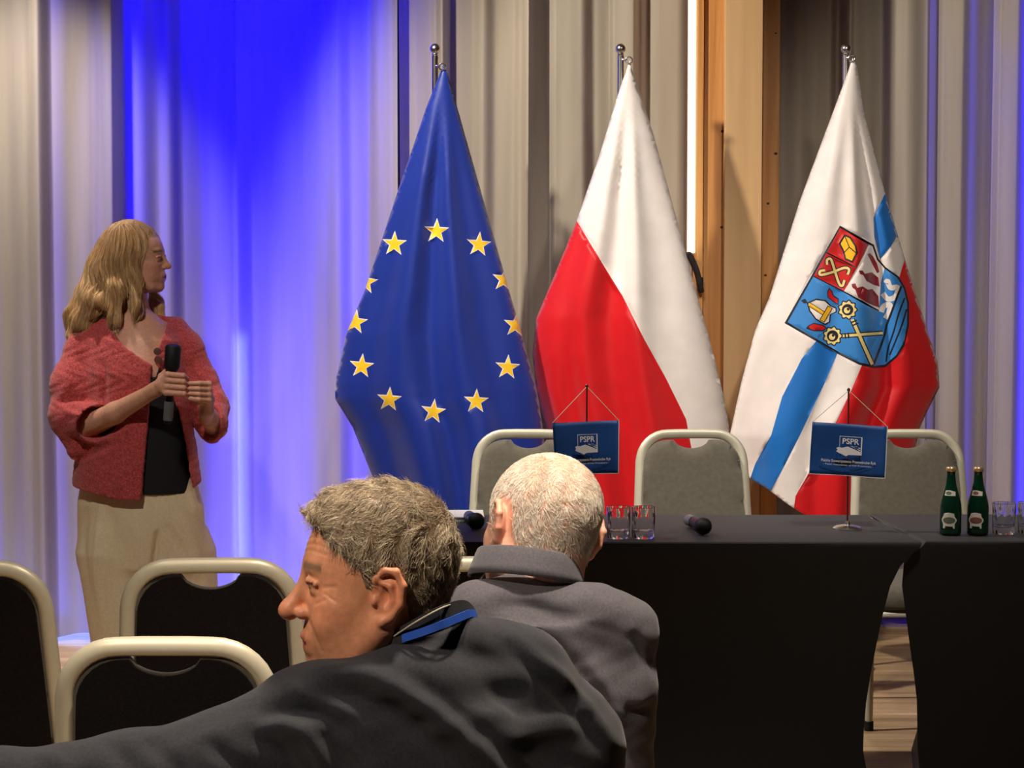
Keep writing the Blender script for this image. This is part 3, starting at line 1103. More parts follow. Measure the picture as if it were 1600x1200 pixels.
def table_flag(name, label, rod_px, top_py, Y, tl, tr, br, bl, tilt, rodmat):
    top = P(rod_px, top_py, Y)
    root = thing(name, (top.x, Y, TZ), 0, label, 'table flag', 'small blue table flags')
    b = root.location.copy()
    h = top.z - TZ
    auto_smooth(MB().lathe([(0.043, 0.0), (0.043, 0.006), (0.036, 0.011), (0.010, 0.016), (0.006, 0.026)], 28).build('base', M['chrome'], root))
    auto_smooth(MB().lathe([(0.0028, 0.02), (0.0028, h - 0.004), (0.0048, h - 0.003), (0.0048, h + 0.004), (0.001, h + 0.008)], 10).build('rod', rodmat, root))
    c = [P(q[0], q[1], Y - 0.012) - b for q in (tl, tr, br, bl)]
    nx, nz = 18, 12
    V, F = [], []
    for j in range(nz + 1):
        for i in range(nx + 1):
            u, v = i / nx, j / nz
            p = (c[0] * (1 - u) + c[1] * u) * (1 - v) + (c[3] * (1 - u) + c[2] * u) * v
            y = -0.010 - 0.006 * math.sin(u * 7 + tilt) * (0.4 + v) - 0.004 * math.cos(3 * u + 4 * v)
            V.append((p.x, y, p.z))
    for j in range(nz):
        for i in range(nx):
            a = j * (nx + 1) + i
            F.append((a, a + nx + 1, a + nx + 2, a + 1))
    cl = new_obj('banner', V, F, M['banner'], root)
    sm = cl.modifiers.new('thickness', 'SOLIDIFY')
    sm.thickness = 0.001
    # white hem and suspension cord
    hem = MB()
    rim = [V[k] for k in range(nx, (nx + 1) * (nz + 1), nx + 1)]
    hem.tube(rim, 0.0013, None, 6)
    hem.tube([V[k] for k in range((nx + 1) * nz, (nx + 1) * (nz + 1))], 0.0011, None, 6)
    hem.build('hem', M['print'], cl)
    cd = MB()
    cd.tube([(0, -0.003, h), tuple(V[0])], 0.0011, None, 6)
    cd.tube([(0, -0.003, h), tuple(V[nx])], 0.0011, None, 6)
    cd.build('cord', M['cord'], root)
    # print: frame with letters, fish, two lines of writing
    ax = (c[1] - c[0])
    slope = math.atan2(ax.z, ax.x)
    W = ax.length
    cen = (c[0] + c[1] + c[2] + c[3]) / 4
    H = (c[0] - c[3]).length

    def at(u, v):     # u, v in -0.5..0.5 of the banner
        return Vector((cen.x + (u * W) * math.cos(slope) - v * H * math.sin(slope) * 0.6, -0.0255, cen.z + v * H * math.cos(slope) + u * W * math.sin(slope)))
    emb = MB()

    def quad(poly):
        pts = [at(*q) for q in poly]
        n = len(pts)
        emb.raw([tuple(p) for p in pts] + [(p.x, p.y + 0.0003, p.z) for p in pts],
                [tuple(range(n - 1, -1, -1))] + [(i, (i + 1) % n, n + (i + 1) % n, n + i) for i in range(n)])
    quad([(-.13, .27), (.17, .27), (.17, .262), (-.13, .262)])
    quad([(.155, .262), (.17, .262), (.17, -.08), (.155, -.08)])
    quad([(-.13, .262), (-.124, .262), (-.124, .06), (-.13, .06)])
    # fish lying over the frame
    quad([(-.17, .03), (-.14, .055), (-.09, .045), (-.02, .075), (.05, .04), (.155, -.02), (.155, -.08), (.0, -.085), (-.04, -.115), (-.08, -.085), (-.13, -.06), (-.17, -.03), (-.15, .0)])
    quad([(.02, .085), (.05, .085), (.15, -.005), (.15, .02)][::1])
    quad([(.07, .085), (.10, .085), (.15, .035), (.15, .06)][::1])
    emb.build('emblem', M['print'], cl)
    text_mesh('lettering', 'PSPR', H * 0.15, M['print'], cl, at(.015, .17), W * 0.22, 0.0004, (math.pi / 2, -slope, 0))
    text_mesh('lettering', 'Polskie Stowarzyszenie Przetwórców Ryb', H * 0.075, M['print'], cl, at(0, -.215), W * 0.72, 0.0001, (math.pi / 2, -slope, 0))
    text_mesh('lettering', '- Polish Association of Fish Processors -', H * 0.045, M['print'], cl, at(0, -.285), W * 0.66, 0.0, (math.pi / 2, -slope, 0))
    return root


table_flag('table_flag', 'small blue table flag behind the white-haired head', 917, 604, 7.02, (863, 661), (967, 657), (966, 739), (868, 743), 0.4, M['rod'])
table_flag('table_flag', 'small blue table flag on a round silver base beside the green bottles', 1326, 610, 7.02, (1269, 659), (1387, 667), (1382, 747), (1264, 740), 1.6, M['rod'])

# tumblers
M['glass'] = material('clear_glass', (0.95, 0.96, 1.0, 1), 0.02, transmission=1.0, ior=1.46)


def tumbler(px, py_base, Y, wpx, label):
    c = P(px, py_base, Y)
    root = thing('tumbler', (c.x, Y, TZ + 0.0005), 0, label, 'glass', 'clear drinking glasses on the tables')
    r, h = 0.0355, 0.090
    n = 40
    V, F = [], []
    # outer faceted wall, rim, inner wall, thick bottom
    prof = [(r * .86, 0), (r * .92, .004), (r * .95, .02), (r * .98, .045), (r, .07), (r * 1.0, h), (r * .975, h + .001), (r * .94, h), (r * .93, .06), (r * .88, .024), (r * .5, .020), (r * .02, .020)]
    for k, (rr, z) in enumerate(prof):
        for i in range(n):
            a = 2 * math.pi * i / n
            f = 1.0
            if 1 <= k <= 4:
                f = 1 - 0.10 * (0.5 + 0.5 * math.cos(9 * a + z * 70))
            V.append((rr * f * math.cos(a), rr * f * math.sin(a), z))
    for j in range(len(prof) - 1):
        for i in range(n):
            i2 = (i + 1) % n
            F.append((j * n + i, j * n + i2, (j + 1) * n + i2, (j + 1) * n + i))
    F.append(tuple(range(n - 1, -1, -1)))
    F.append(tuple((len(prof) - 1) * n + i for i in range(n)))
    o = new_obj('glass_wall', V, F, M['glass'], root)
    auto_smooth(o, 30)
    return root


tumbler(966.5, 843, 6.83, 38, 'left one of the two clear tumblers beside the white-haired head')
tumbler(1005, 843, 6.83, 38, 'right one of the two clear tumblers, nearer the lying microphone')
tumbler(1568, 834, 6.93, 38, 'clear tumbler beside the green bottles, left of the cut-off one')
tumbler(1608, 834, 6.94, 38, 'clear tumbler cut off by the right edge of the photo')

# bottles
M['bottle'] = material('dark_green_glass', (0.003, 0.024, 0.012, 1), 0.08, spec=0.6, noise=0.1)
M['cap'] = material('golden_cap', srgb(226, 190, 140), 0.3, metal=0.8, noise=0.1, nscale=90)
M['paper'] = material('bottle_label_paper', srgb(196, 190, 178), 0.7, noise=0.05)
M['seal_green'] = material('label_green', srgb(84, 90, 74), 0.7, noise=0.1)
M['seal_red'] = material('label_red', srgb(112, 70, 62), 0.7, noise=0.1)


def wrap(parent, name, mat, r, poly, rot, proud):
    """label polygon (arc metres, z) wrapped on a cylinder of radius r(z)"""
    V2, F, _ = print_mesh([(p[0] * 1000, p[1] * 1000) for p in poly], [], 4.0)
    v = []
    for (s, z) in V2:
        s, z = s / 1000, z / 1000
        rr = r(z) + proud
        a = -math.pi / 2 + s / rr + rot
        v.append((rr * math.cos(a), rr * math.sin(a), z))
    return new_obj(name, v, [tuple(f) for f in F], mat, parent)


def bottle(px, py_base, Y, label, seal, rot):
    c = P(px, py_base, Y)
    root = thing('water_bottle', (c.x, Y, TZ + 0.0005), 0, label, 'bottle', 'small green bottles of water')
    prof = [(.026, 0), (.0305, .003), (.0315, .01), (.0315, .075), (.0312, .085), (.029, .1), (.0245, .118), (.0195, .135), (.0155, .152), (.0130, .17), (.0122, .184), (.0135, .186), (.0135, .190), (.012, .191)]
    rz = lambda z: float(np.interp(z, [p[1] for p in prof], [p[0] for p in prof]))
    auto_smooth(MB().lathe(prof, 28).build('body', M['bottle'], root), 50)
    cp = [(.0142, .187), (.0150, .189), (.0146, .198), (.012, .2005), (.003, .201)]
    mb = MB().lathe(cp, 21)
    for k in range(42):   # crimped skirt
        x, y, z = mb.v[k]
        f = 1.06 if k % 2 else 0.97
        mb.v[k] = (x * f, y * f, z)
    auto_smooth(mb.build('cap', M['cap'], root), 60)
    pl = [(-.020, .022), (.016, .022), (.016, .036), (.022, .043), (.022, .049), (.016, .056), (.014, .066), (-.002, .069), (-.016, .066), (-.020, .057), (-.025, .049), (-.025, .043), (-.020, .036)]
    lb = wrap(root, 'label', M['paper'], rz, pl, rot, .0006)
    wrap(lb, 'oval_seal', seal, rz, disc(-.001, .046, 1, 20)[:0] or [(-.001 + .019 * math.cos(a), .046 + .0095 * math.sin(a)) for a in [2 * math.pi * i / 20 for i in range(20)]], rot, .0010)
    wrap(lb, 'foot_band', M['bottle'], rz, [(-.014, .022), (.012, .022), (.010, .028), (-.012, .029)], rot, .0010)
    nk = [(-.017, .118), (.017, .117), (.017, .129), (.0, .133), (-.014, .132)]
    nb = wrap(root, 'neck_label', M['paper'], rz, nk, rot, .0006)
    wrap(nb, 'oval_seal', seal, rz, [(-.004 + .009 * math.cos(a), .125 + .0052 * math.sin(a)) for a in [2 * math.pi * i / 16 for i in range(16)]], rot, .0010)
    return root


bottle(1485, 833, 6.90, 'green glass bottle with an olive oval seal on its label', M['seal_green'], -0.3)
bottle(1527.5, 834, 6.90, 'green glass bottle with a reddish oval seal on its label', M['seal_red'], -0.35)

# microphones
M['mic_body'] = material('black_microphone_body', srgb(20, 20, 21), 0.4, noise=0.1)
M['mic_grille'] = material('dark_grille', srgb(14, 14, 15), 0.55, spec=0.4, bump=0.8, bscale=700, bdist=0.001)
M['mic_grey'] = material('grey_battery_sleeve', srgb(96, 98, 100), 0.4, noise=0.1)


def microphone(name, label, a, b, rot_axis=None, square=False, sleeve=True, group=None):
    """a = head end, b = tail end (world points)"""
    a, b = Vector(a), Vector(b)
    L = (b - a).length
    root = thing(name, a, 0, label, 'microphone', group)
    q = Vector((0, 0, -1)).rotation_difference((b - a).normalized())
    root.rotation_mode = 'QUATERNION'
    root.rotation_quaternion = q
    if square:
        hp = [(.010, .0), (.024, -.003), (.0285, -.010), (.0285, -.074), (.027, -.084), (.021, -.092)]
    else:
        hp = [(.004, .0), (.015, -.003), (.0225, -.012), (.0255, -.026), (.0240, -.042), (.0190, -.056)]
    auto_smooth(MB().lathe([(r, z) for r, z in hp[::-1]], 24).build('grille', M['mic_grille'], root))
    z0 = hp[-1][1]
    auto_smooth(MB().lathe([(.0125, -L), (.0130, -L + .01), (.0150, -.16), (.0185, z0 - .012), (.0205, z0 - .008), (.0205, z0 - .0005)], 20).build('body', M['mic_body'], root))
    if sleeve:
        auto_smooth(MB().lathe([(.0170, -L + .012), (.0175, -L + .02), (.0175, -L + .075), (.0165, -L + .08)], 20).build('battery_sleeve', M['mic_grey'], root))
    return root


c = P(1100, 826, 6.88)
microphone('microphone', 'black microphone lying on the long table, head towards the viewer', (c.x + .002, 6.86, TZ + .0285), (c.x - .03, 7.10, TZ + .0205), sleeve=True)
c = P(746, 829, 7.0)
microphone('microphone', 'black microphone lying on the table between the two seated heads', (c.x, 6.98, TZ + .0285), (c.x - .03, 7.19, TZ + .0205))
# white folder on the far edge of the table
c0, c1 = P(640, 812, 7.33), P(756, 812, 7.33)
fo = thing('paper_folder', ((c0.x + c1.x) / 2, 7.28, TZ + .001), R(2), 'white folder standing at the back edge of the table between the seated heads', 'folder')
hw = (c1.x - c0.x) / 2
MB().box((-hw, -.09, 0), (hw, .09, .0035), .001).build('cover', M['white_plastic'], fo)
MB().box((-hw + .004, -.086, .0037), (hw - .004, .086, .012), .001).build('pages', M['print'], fo)
MB().box((-hw, -.09, .0122), (hw, .09, .0157), .001).build('cover', M['white_plastic'], fo)


# ------------------------------------------------------------------ figures: implicit surfaces
class Vol:
    """signed-distance volume meshed with surface nets"""

    def __init__(self, lo, hi, h):
        self.lo = np.array(lo, dtype=np.float32)
        self.h = h
        self.n = np.ceil((np.array(hi) - np.array(lo)) / h).astype(int) + 1
        self.ax = [self.lo[i] + h * np.arange(self.n[i], dtype=np.float32) for i in range(3)]
        self.F = np.full(self.n, 0.08, dtype=np.float32)

    def blk(self, lo, hi):
        s = []
        for i in range(3):
            a = max(0, int((lo[i] - self.lo[i]) / self.h))
            b = min(self.n[i], int((hi[i] - self.lo[i]) / self.h) + 2)
            if b <= a:
                return None
            s.append(slice(a, b))
        X = self.ax[0][s[0]][:, None, None]
        Y = self.ax[1][s[1]][None, :, None]
        Z = self.ax[2][s[2]][None, None, :]
        return tuple(s), X, Y, Z

    def op(self, prim, k=0.01, mode='add'):
        fn, lo, hi = prim
        m = 0.03 + k
        r = self.blk(np.array(lo) - m, np.array(hi) + m)
        if r is None:
            return self
        s, X, Y, Z = r
        d = fn(X, Y, Z).astype(np.float32)
        a = self.F[s]
        if mode == 'add':
            h = np.clip(0.5 + 0.5 * (a - d) / k, 0, 1)
            self.F[s] = a + (d - a) * h - k * h * (1 - h)
        elif mode == 'sub':
            d = -d
            h = np.clip(0.5 - 0.5 * (a - d) / k, 0, 1)
            self.F[s] = a + (d - a) * h + k * h * (1 - h)
        return self

    def mesh(self):
        F, n = self.F, self.n
        S = F < 0
        nx, ny, nz = n
        cnt = np.zeros((nx - 1, ny - 1, nz - 1), dtype=np.int8)
        for dx in (0, 1):
            for dy in (0, 1):
                for dz in (0, 1):
                    cnt += S[dx:nx - 1 + dx, dy:ny - 1 + dy, dz:nz - 1 + dz]
        act = (cnt > 0) & (cnt < 8)
        cells = np.argwhere(act)
        idx = np.full(act.shape, -1, dtype=np.int64)
        idx[act] = np.arange(len(cells))
        acc = np.zeros((len(cells), 3))
        num = np.zeros(len(cells))
        corners = [(a, b, c) for a in (0, 1) for b in (0, 1) for c in (0, 1)]
        for c0 in corners:
            for ax in range(3):
                if c0[ax]:
                    continue
                c1 = list(c0)
                c1[ax] = 1
                f0 = F[cells[:, 0] + c0[0], cells[:, 1] + c0[1], cells[:, 2] + c0[2]]
                f1 = F[cells[:, 0] + c1[0], cells[:, 1] + c1[1], cells[:, 2] + c1[2]]
                m = (f0 < 0) != (f1 < 0)
                t = np.where(m, f0 / np.where(m, f0 - f1, 1), 0)
                p = np.tile(np.array(c0, dtype=float), (len(cells), 1))
                p[:, ax] += t
                acc[m] += p[m]
                num[m] += 1
        V = self.lo + self.h * (cells + acc / num[:, None])
        faces = []
        for ax in range(3):
            o1, o2 = [(1, 2), (2, 0), (0, 1)][ax]
            sl0 = [slice(None)] * 3
            sl1 = [slice(None)] * 3
            sl0[ax] = slice(0, n[ax] - 1)
            sl1[ax] = slice(1, n[ax])
            ch = S[tuple(sl0)] != S[tuple(sl1)]
            e = np.argwhere(ch)
            ok = (e[:, o1] > 0) & (e[:, o2] > 0) & (e[:, o1] < n[o1] - 1) & (e[:, o2] < n[o2] - 1)
            e = e[ok]
            ins = S[e[:, 0], e[:, 1], e[:, 2]]

            def cell(d1, d2):
                q = e.copy()
                q[:, o1] += d1
                q[:, o2] += d2
                return idx[q[:, 0], q[:, 1], q[:, 2]]
            q = np.stack([cell(-1, -1), cell(0, -1), cell(0, 0), cell(-1, 0)], 1)
            q[~ins] = q[~ins][:, ::-1]
            faces.append(q)
        return V, np.concatenate(faces)


def ell(c, r, rot=None):
    c = np.array(c, dtype=float)
    r = np.array(r, dtype=float)
    A = np.eye(3) if rot is None else np.array(rot)   # columns = local axes

    def fn(X, Y, Z):
        x, y, z = X - c[0], Y - c[1], Z - c[2]
        l = [x * A[0, i] + y * A[1, i] + z * A[2, i] for i in range(3)]
        k0 = np.sqrt(sum((l[i] / r[i]) ** 2 for i in range(3))) + 1e-9
        k1 = np.sqrt(sum((l[i] / r[i] ** 2) ** 2 for i in range(3))) + 1e-9
        return k0 * (k0 - 1) / k1
    R_ = max(r)
    return fn, c - R_, c + R_


def cone(a, b, ra, rb=None):
    a = np.array(a, dtype=float)
    b = np.array(b, dtype=float)
    rb = ra if rb is None else rb

    def fn(X, Y, Z):
        d = b - a
        t = ((X - a[0]) * d[0] + (Y - a[1]) * d[1] + (Z - a[2]) * d[2]) / max(1e-9, d @ d)
        t = np.clip(t, 0, 1)
        return np.sqrt((X - a[0] - d[0] * t) ** 2 + (Y - a[1] - d[1] * t) ** 2 + (Z - a[2] - d[2] * t) ** 2) - (ra + (rb - ra) * t)
    m = max(ra, rb)
    return fn, np.minimum(a, b) - m, np.maximum(a, b) + m


def chain(vol, pts, radii, k=0.01, mode='add'):
    for i in range(len(pts) - 1):
        vol.op(cone(pts[i], pts[i + 1], radii[i], radii[i + 1]), k, mode)


def loft(secs, ang=0.0, power=2.0):
    """secs: (z, cx, cy, rx, ry) ascending in z"""
    S = np.array(sorted(secs), dtype=float)

    def fn(X, Y, Z):
        z = np.clip(Z, S[0, 0], S[-1, 0])
        cx, cy, rx, ry = [np.interp(z, S[:, 0], S[:, i]) for i in (1, 2, 3, 4)]
        x, y = X - cx, Y - cy
        u = x * math.cos(ang) + y * math.sin(ang)
        v = -x * math.sin(ang) + y * math.cos(ang)
        q = ((np.abs(u) / rx) ** power + (np.abs(v) / ry) ** power) ** (1 / power) + 1e-9
        d = (q - 1) * np.minimum(rx, ry)
        dz = np.maximum(S[0, 0] - Z, Z - S[-1, 0])
        return np.maximum(d, dz)
    m = max(S[:, 3].max(), S[:, 4].max())
    lo = (S[:, 1].min() - m, S[:, 2].min() - m, S[0, 0])
    hi = (S[:, 1].max() + m, S[:, 2].max() + m, S[-1, 0])
    return fn, lo, hi


def prism(poly, y0, y1):
    """polygon in (x, z), extruded in y"""
    P2 = np.array(poly, dtype=float)

    def fn(X, Y, Z):
        x = X + 0 * Z
        z = Z + 0 * X
        d = np.full(x.shape, 1e9)
        s = np.ones(x.shape)
        n = len(P2)
        j = n - 1
        for i in range(n):
            e = P2[j] - P2[i]
            wx, wz = x - P2[i, 0], z - P2[i, 1]
            t = np.clip((wx * e[0] + wz * e[1]) / max(1e-12, e @ e), 0, 1)
            d = np.minimum(d, (wx - e[0] * t) ** 2 + (wz - e[1] * t) ** 2)
            c1 = z >= P2[i, 1]
            c2 = z < P2[j, 1]
            c3 = e[0] * wz > e[1] * wx
            flip = (c1 & c2 & c3) | (~c1 & ~c2 & ~c3)
            s = np.where(flip, -s, s)
            j = i
        d = s * np.sqrt(d)
        return np.maximum(d, np.maximum(y0 - Y, Y - y1))
    lo = (P2[:, 0].min(), y0, P2[:, 1].min())
    hi = (P2[:, 0].max(), y1, P2[:, 1].max())
    return fn, lo, hi


def vnormals(V, F):
    n = np.zeros_like(V)
    a, b, c, d = V[F[:, 0]], V[F[:, 1]], V[F[:, 2]], V[F[:, 3]]
    fn = np.cross(c - a, d - b)
    for i in range(4):
        np.add.at(n, F[:, i], fn)
    return n / (np.linalg.norm(n, axis=1, keepdims=True) + 1e-12)


def crease(V, F, lines, front_only=True):
    """press grooves (amp<0) / raise ridges (amp>0) along photo-traced fold lines on the side facing the room"""
    N = vnormals(V, F)
    x, y = proj_np(V)
    disp = np.zeros(len(V))
    for pts, w, amp in lines:
        pts = smooth2(pts, 4)
        best = np.full(len(V), 1e9)
        tl = np.zeros(len(V))
        for i in range(len(pts) - 1):
            ax_, ay_ = pts[i]
            bx_, by_ = pts[i + 1]
            dx, dy = bx_ - ax_, by_ - ay_
            t = np.clip(((x - ax_) * dx + (y - ay_) * dy) / (dx * dx + dy * dy + 1e-9), 0, 1)
            q = np.hypot(x - ax_ - dx * t, y - ay_ - dy * t)
            m = q < best
            best[m] = q[m]
            tl[m] = (i + t[m]) / (len(pts) - 1)
        disp += amp * np.exp(-(best / w) ** 2) * np.sin(np.pi * np.clip(tl, 0, 1)) ** 0.8
    wgt = np.clip(-N[:, 1] * 2, 0, 1) if front_only else 1
    return V + N * (disp * wgt)[:, None]


def set_cols(o, cols):
    me = o.data
    at = me.color_attributes.new('Col', 'FLOAT_COLOR', 'POINT')
    c = np.ones((len(me.vertices), 4), dtype=np.float32)
    c[:, :3] = cols
    at.data.foreach_set('color', c.ravel())


def strands(paths, radii, cols, sides=3):
    """many thin tubes in one mesh; paths (n,k,3)"""
    paths = np.asarray(paths)
    n, k, _ = paths.shape
    t = np.gradient(paths, axis=1)
    t /= np.linalg.norm(t, axis=2, keepdims=True) + 1e-12
    ref = RNG.normal(size=(n, 1, 3))
    a = np.cross(t, ref)
    a /= np.linalg.norm(a, axis=2, keepdims=True) + 1e-12
    b = np.cross(t, a)
    taper = np.linspace(1, 0.35, k)[None, :, None]
    rr = np.asarray(radii)[:, None, None] * taper
    ang = [2 * math.pi * i / sides for i in range(sides)]
    V = np.stack([paths + rr * (math.cos(q) * a + math.sin(q) * b) for q in ang], 2)   # n,k,s,3
    V = V.reshape(-1, 3)
    base = (np.arange(n) * k * sides)[:, None, None]
    i = np.arange(k - 1)[None, :, None] * sides
    s = np.arange(sides)[None, None, :]
    s2 = (s + 1) % sides
    F = np.stack([base + i + s, base + i + s2, base + i + sides + s2, base + i + sides + s], 3).reshape(-1, 4)
    C = np.repeat(np.asarray(cols), k * sides, axis=0)
    return V, F, C


def frame_from(Fw, Up):
    Fw = Vector(Fw).normalized()
    Up = Vector(Up)
    Up = (Up - Fw * Up.dot(Fw)).normalized()
    Lf = Up.cross(Fw)
    return np.array([[Fw.x, Lf.x, Up.x], [Fw.y, Lf.y, Up.y], [Fw.z, Lf.z, Up.z]])


# ------------------------------------------------------------------ heads
def head_volume(female=False, nose=1.0, h=0.0022, jaw=1.0, neck_end=(-.050, 0, -.225), smile=0.0):
    v = Vol((-.135, -.115, -.23), (.145, .115, .15), h)
    w = 0.94 if female else 1.0
    v.op(ell((-.014, 0, .036), (.101, .077 * w, .086)), .01)
    v.op(ell((.028, 0, .018), (.066, .066 * w, .088)), .03)
    v.op(ell((.034, 0, -.035), (.056, .058 * w * jaw, .062)), .03)
    v.op(ell((.040, 0, -.078), (.046, .046 * w * jaw, .034)), .03)
    for s in (-1, 1):
        v.op(cone((-.004, s * .058 * w * jaw, -.038), (.055, s * .034 * w, -.092), .016, .013), .025)   # jaw line
        v.op(ell((.060, s * .042 * w, -.016), (.022, .020, .017)), .02)                      # cheekbone
        v.op(ell((.058, s * .036 * w, -.045), (.026, .022, .026)), .02)                      # cheek
    v.op(ell((.076, 0, -.094), (.019, .023, .018)), .018)                                    # chin
    v.op(cone((.080, -.032, .034), (.080, .032, .034), .011 if not female else .008), .016)  # brow
    # eye sockets
    for s in (-1, 1):
        v.op(ell((.102, s * .033, .012), (.020, .019, .012)), .012, 'sub')
    # muzzle and nose
    v.op(ell((.074, 0, -.054), (.024, .030, .024)), .018)
    b = nose
    v.op(cone((.088, 0, .026), (.108 + .012 * (b - 1) * 2, 0, -.010), .0075, .0095), .012)
    v.op(ell((.112 * 1.0 + .010 * (b - 1) * 3, 0, -.019), (.0125 * b, .0115 * b, .0105 * b)), .010)
    for s in (-1, 1):
        v.op(ell((.100, s * .0125 * b, -.022), (.011, .0075 * b, .008)), .006)
        v.op(ell((.104, s * .0065, -.031), (.006, .0035, .0035)), .003, 'sub')
    # mouth
    v.op(cone((.092, -.020, -.0525), (.092, .020, -.0525), .0062), .008)
    v.op(cone((.090, -.017, -.0650), (.090, .017, -.0650), .0075), .008)
    v.op(cone((.1000, -.004, -.0520), (.1000, .004, -.0520), .0035), .006)
    for s in (-1, 1):
        v.op(cone((.1015, 0, -.0585), (.082 - .006 * smile, s * (.028 + .004 * smile), -.0555 + .007 * smile), .0024 + .0008 * smile), .004, 'sub')
        if smile:
            v.op(ell((.066, s * .044, -.034), (.020, .016, .016)), .012)
    # eyes with lids
    for s in (-1, 1):
        v.op(ell((.0805, s * .032, .0115), (.0122, .0125, .0115)), .002)
        v.op(cone((.0885, s * .020, .0175), (.0925, s * .031, .0195), .0042), .004)
        v.op(cone((.0925, s * .031, .0195), (.0840, s * .046, .0160), .0042, .0045), .004)
        v.op(cone((.0870, s * .024, .0045), (.0850, s * .043, .0055), .0028), .006)
    # ears
    e = w
    for s in (-1, 1):
        y = s * (.074 * e)
        v.op(ell((-.012, y + s * .006, .002), (.020, .0075, .028), np.array(Matrix.Rotation(s * -.35, 3, 'Z'))), .006)
        v.op(ell((-.006, y + s * .014, -.001), (.010, .0085, .014)), .004, 'sub')
        pts = [(.006, y, .004), (.006, y + s * .007, .022), (-.006, y + s * .012, .033), (-.022, y + s * .017, .031), (-.031, y + s * .019, .014),
               (-.027, y + s * .016, -.008), (-.014, y + s * .010, -.024), (-.002, y + s * .006, -.030)]
        chain(v, pts, [.0045, .0042, .0045, .0048, .0048, .0045, .0055, .0075], .004)
        chain(v, [(-.002, y + s * .010, .018), (-.014, y + s * .014, .014), (-.018, y + s * .013, -.004), (-.010, y + s * .009, -.016)], [.003, .0035, .0035, .003], .004)
        v.op(ell((.007, y + s * .004, -.004), (.005, .0055, .007)), .004)
    # neck
    nr = .047 if female else .060
    v.op(cone((-.028, 0, -.02), neck_end, nr, nr * 1.08), .03)
    return v


def paint_head(V, skin, lip, brow, scalp=None, mask=None, ruddy=0.12, eye=(0.03, 0.02, 0.015), closed=False):
    x, y, z = V[:, 0], V[:, 1], V[:, 2]
    C = np.tile(np.array(skin[:3]), (len(V), 1))
    ay = np.abs(y)

    def blob(c, r):
        return np.exp(-(((x - c[0]) / r[0]) ** 2 + ((ay - c[1]) / r[1]) ** 2 + ((z - c[2]) / r[2]) ** 2))
    red = np.array([1.05, 0.62, 0.55])
    for c, r, k in [((.118, 0, -.018), (.02, .016, .015), 1.0), ((.07, .045, -.02), (.03, .025, .025), .7), ((-.015, .09, 0), (.03, .02, .03), .9)]:
        g = (blob(c, r) * k * ruddy * 3.0)[:, None]
        C = C * (1 - g) + C * red * g
    def put(m, col):
        C[m] = np.array(col[:3])
    g = np.clip(blob((.098, .0, -.0585), (.012, .020, .0078)) * 1.5, 0, 1)[:, None]
    C[:] = C * (1 - g) + np.array(lip[:3]) * g
    put((x > .086) & (np.abs(z + .0587) < .0014) & (ay < .024), [c * .35 for c in lip[:3]])
    # eyes
    em = ((x - .0805) / .0128) ** 2 + ((ay - .032) / .0131) ** 2 + ((z - .0115) / .0121) ** 2 < 1.0
    op = em & (np.abs(z - .0115) < (.0025 if closed else .0052)) & (x > .083)
    put(op, (.30, .26, .23))
    put(op & (((ay - .032) / .006) ** 2 + ((z - .0115) / .006) ** 2 < 1), eye)
    put((x > .078) & (ay > .018) & (ay < .048) & (np.abs(z - .0165) < .0016), [c * .18 for c in skin[:3]])
    # brows
    bl = np.exp(-(((z - .0385 + (ay - .028) ** 2 * 6) / .0045) ** 2)) * (ay > .012) * (ay < .052) * (x > .06)
    bl = np.clip(bl * 1.1, 0, 0.85)[:, None]
    C[:] = C * (1 - bl) + np.array(brow[:3]) * bl
    if mask is not None:
        m = mask(V)[:, None]
        C[:] = C * (1 - m) + np.array(scalp[:3]) * m
    return C


def hair_line(V, xs, zs, soft=.006):
    zl = np.interp(V[:, 0], xs, zs)
    # keep hair off the ears
    ay = np.abs(V[:, 1])
    ear = ((V[:, 0] + .012) / .030) ** 2 + ((V[:, 2] - .001) / .040) ** 2 + np.where(ay > .078, 0, 3)
    m = np.clip((V[:, 2] - zl) / soft, 0, 1)
    m[ear < 1] = 0
    return m


MAN_X = [-.14, -.095, -.065, -.046, -.040, -.034, .003, .006, .018, .026, .050, .075, .10]
MAN_Z = [-.062, -.070, -.062, -.045, -.02, .036, .040, .006, .010, .032, .052, .080, .086]


def sample_surface(V, F, mask, n):
    a, b, c, d = [V[F[:, i]] for i in range(4)]
    ar = np.linalg.norm(np.cross(c - a, d - b), axis=1)
    wt = ar * mask[F].min(axis=1)
    pick = RNG.choice(len(F), n, p=wt / wt.sum())
    u, v = RNG.random((2, n, 1))
    p = (a[pick] * (1 - u) + b[pick] * u) * (1 - v) + (d[pick] * (1 - u) + c[pick] * u) * v
    return p, pick


def skin_mat(name):
    return material(name, (.5, .3, .2, 1), 0.48, spec=0.4, noise=0.10, nscale=120, bump=0.25, bscale=350, bdist=0.0008, vcol=True, sss=0.12)


M['skin'] = skin_mat('skin')
M['hair'] = material('hair', (.3, .25, .2, 1), 0.45, spec=0.4, vcol=True, noise=0.08, nscale=60)


def place(V, Rm, O, scale=1.0):
    return (V * scale) @ Rm.T + np.array(O)


def join_meshes(parts):
    Vs, Fs, Cs, b = [], [], [], 0
    for V, F, C in parts:
        Vs.append(V)
        Fs.append(F + b)
        Cs.append(C)
        b += len(V)
    return np.concatenate(Vs), np.concatenate(Fs), np.concatenate(Cs)


def add_colored(name, V, F, C, mat, parent, base):
    o = new_obj(name, V - np.array(base), F, mat, parent)
    set_cols(o, C)
    return o


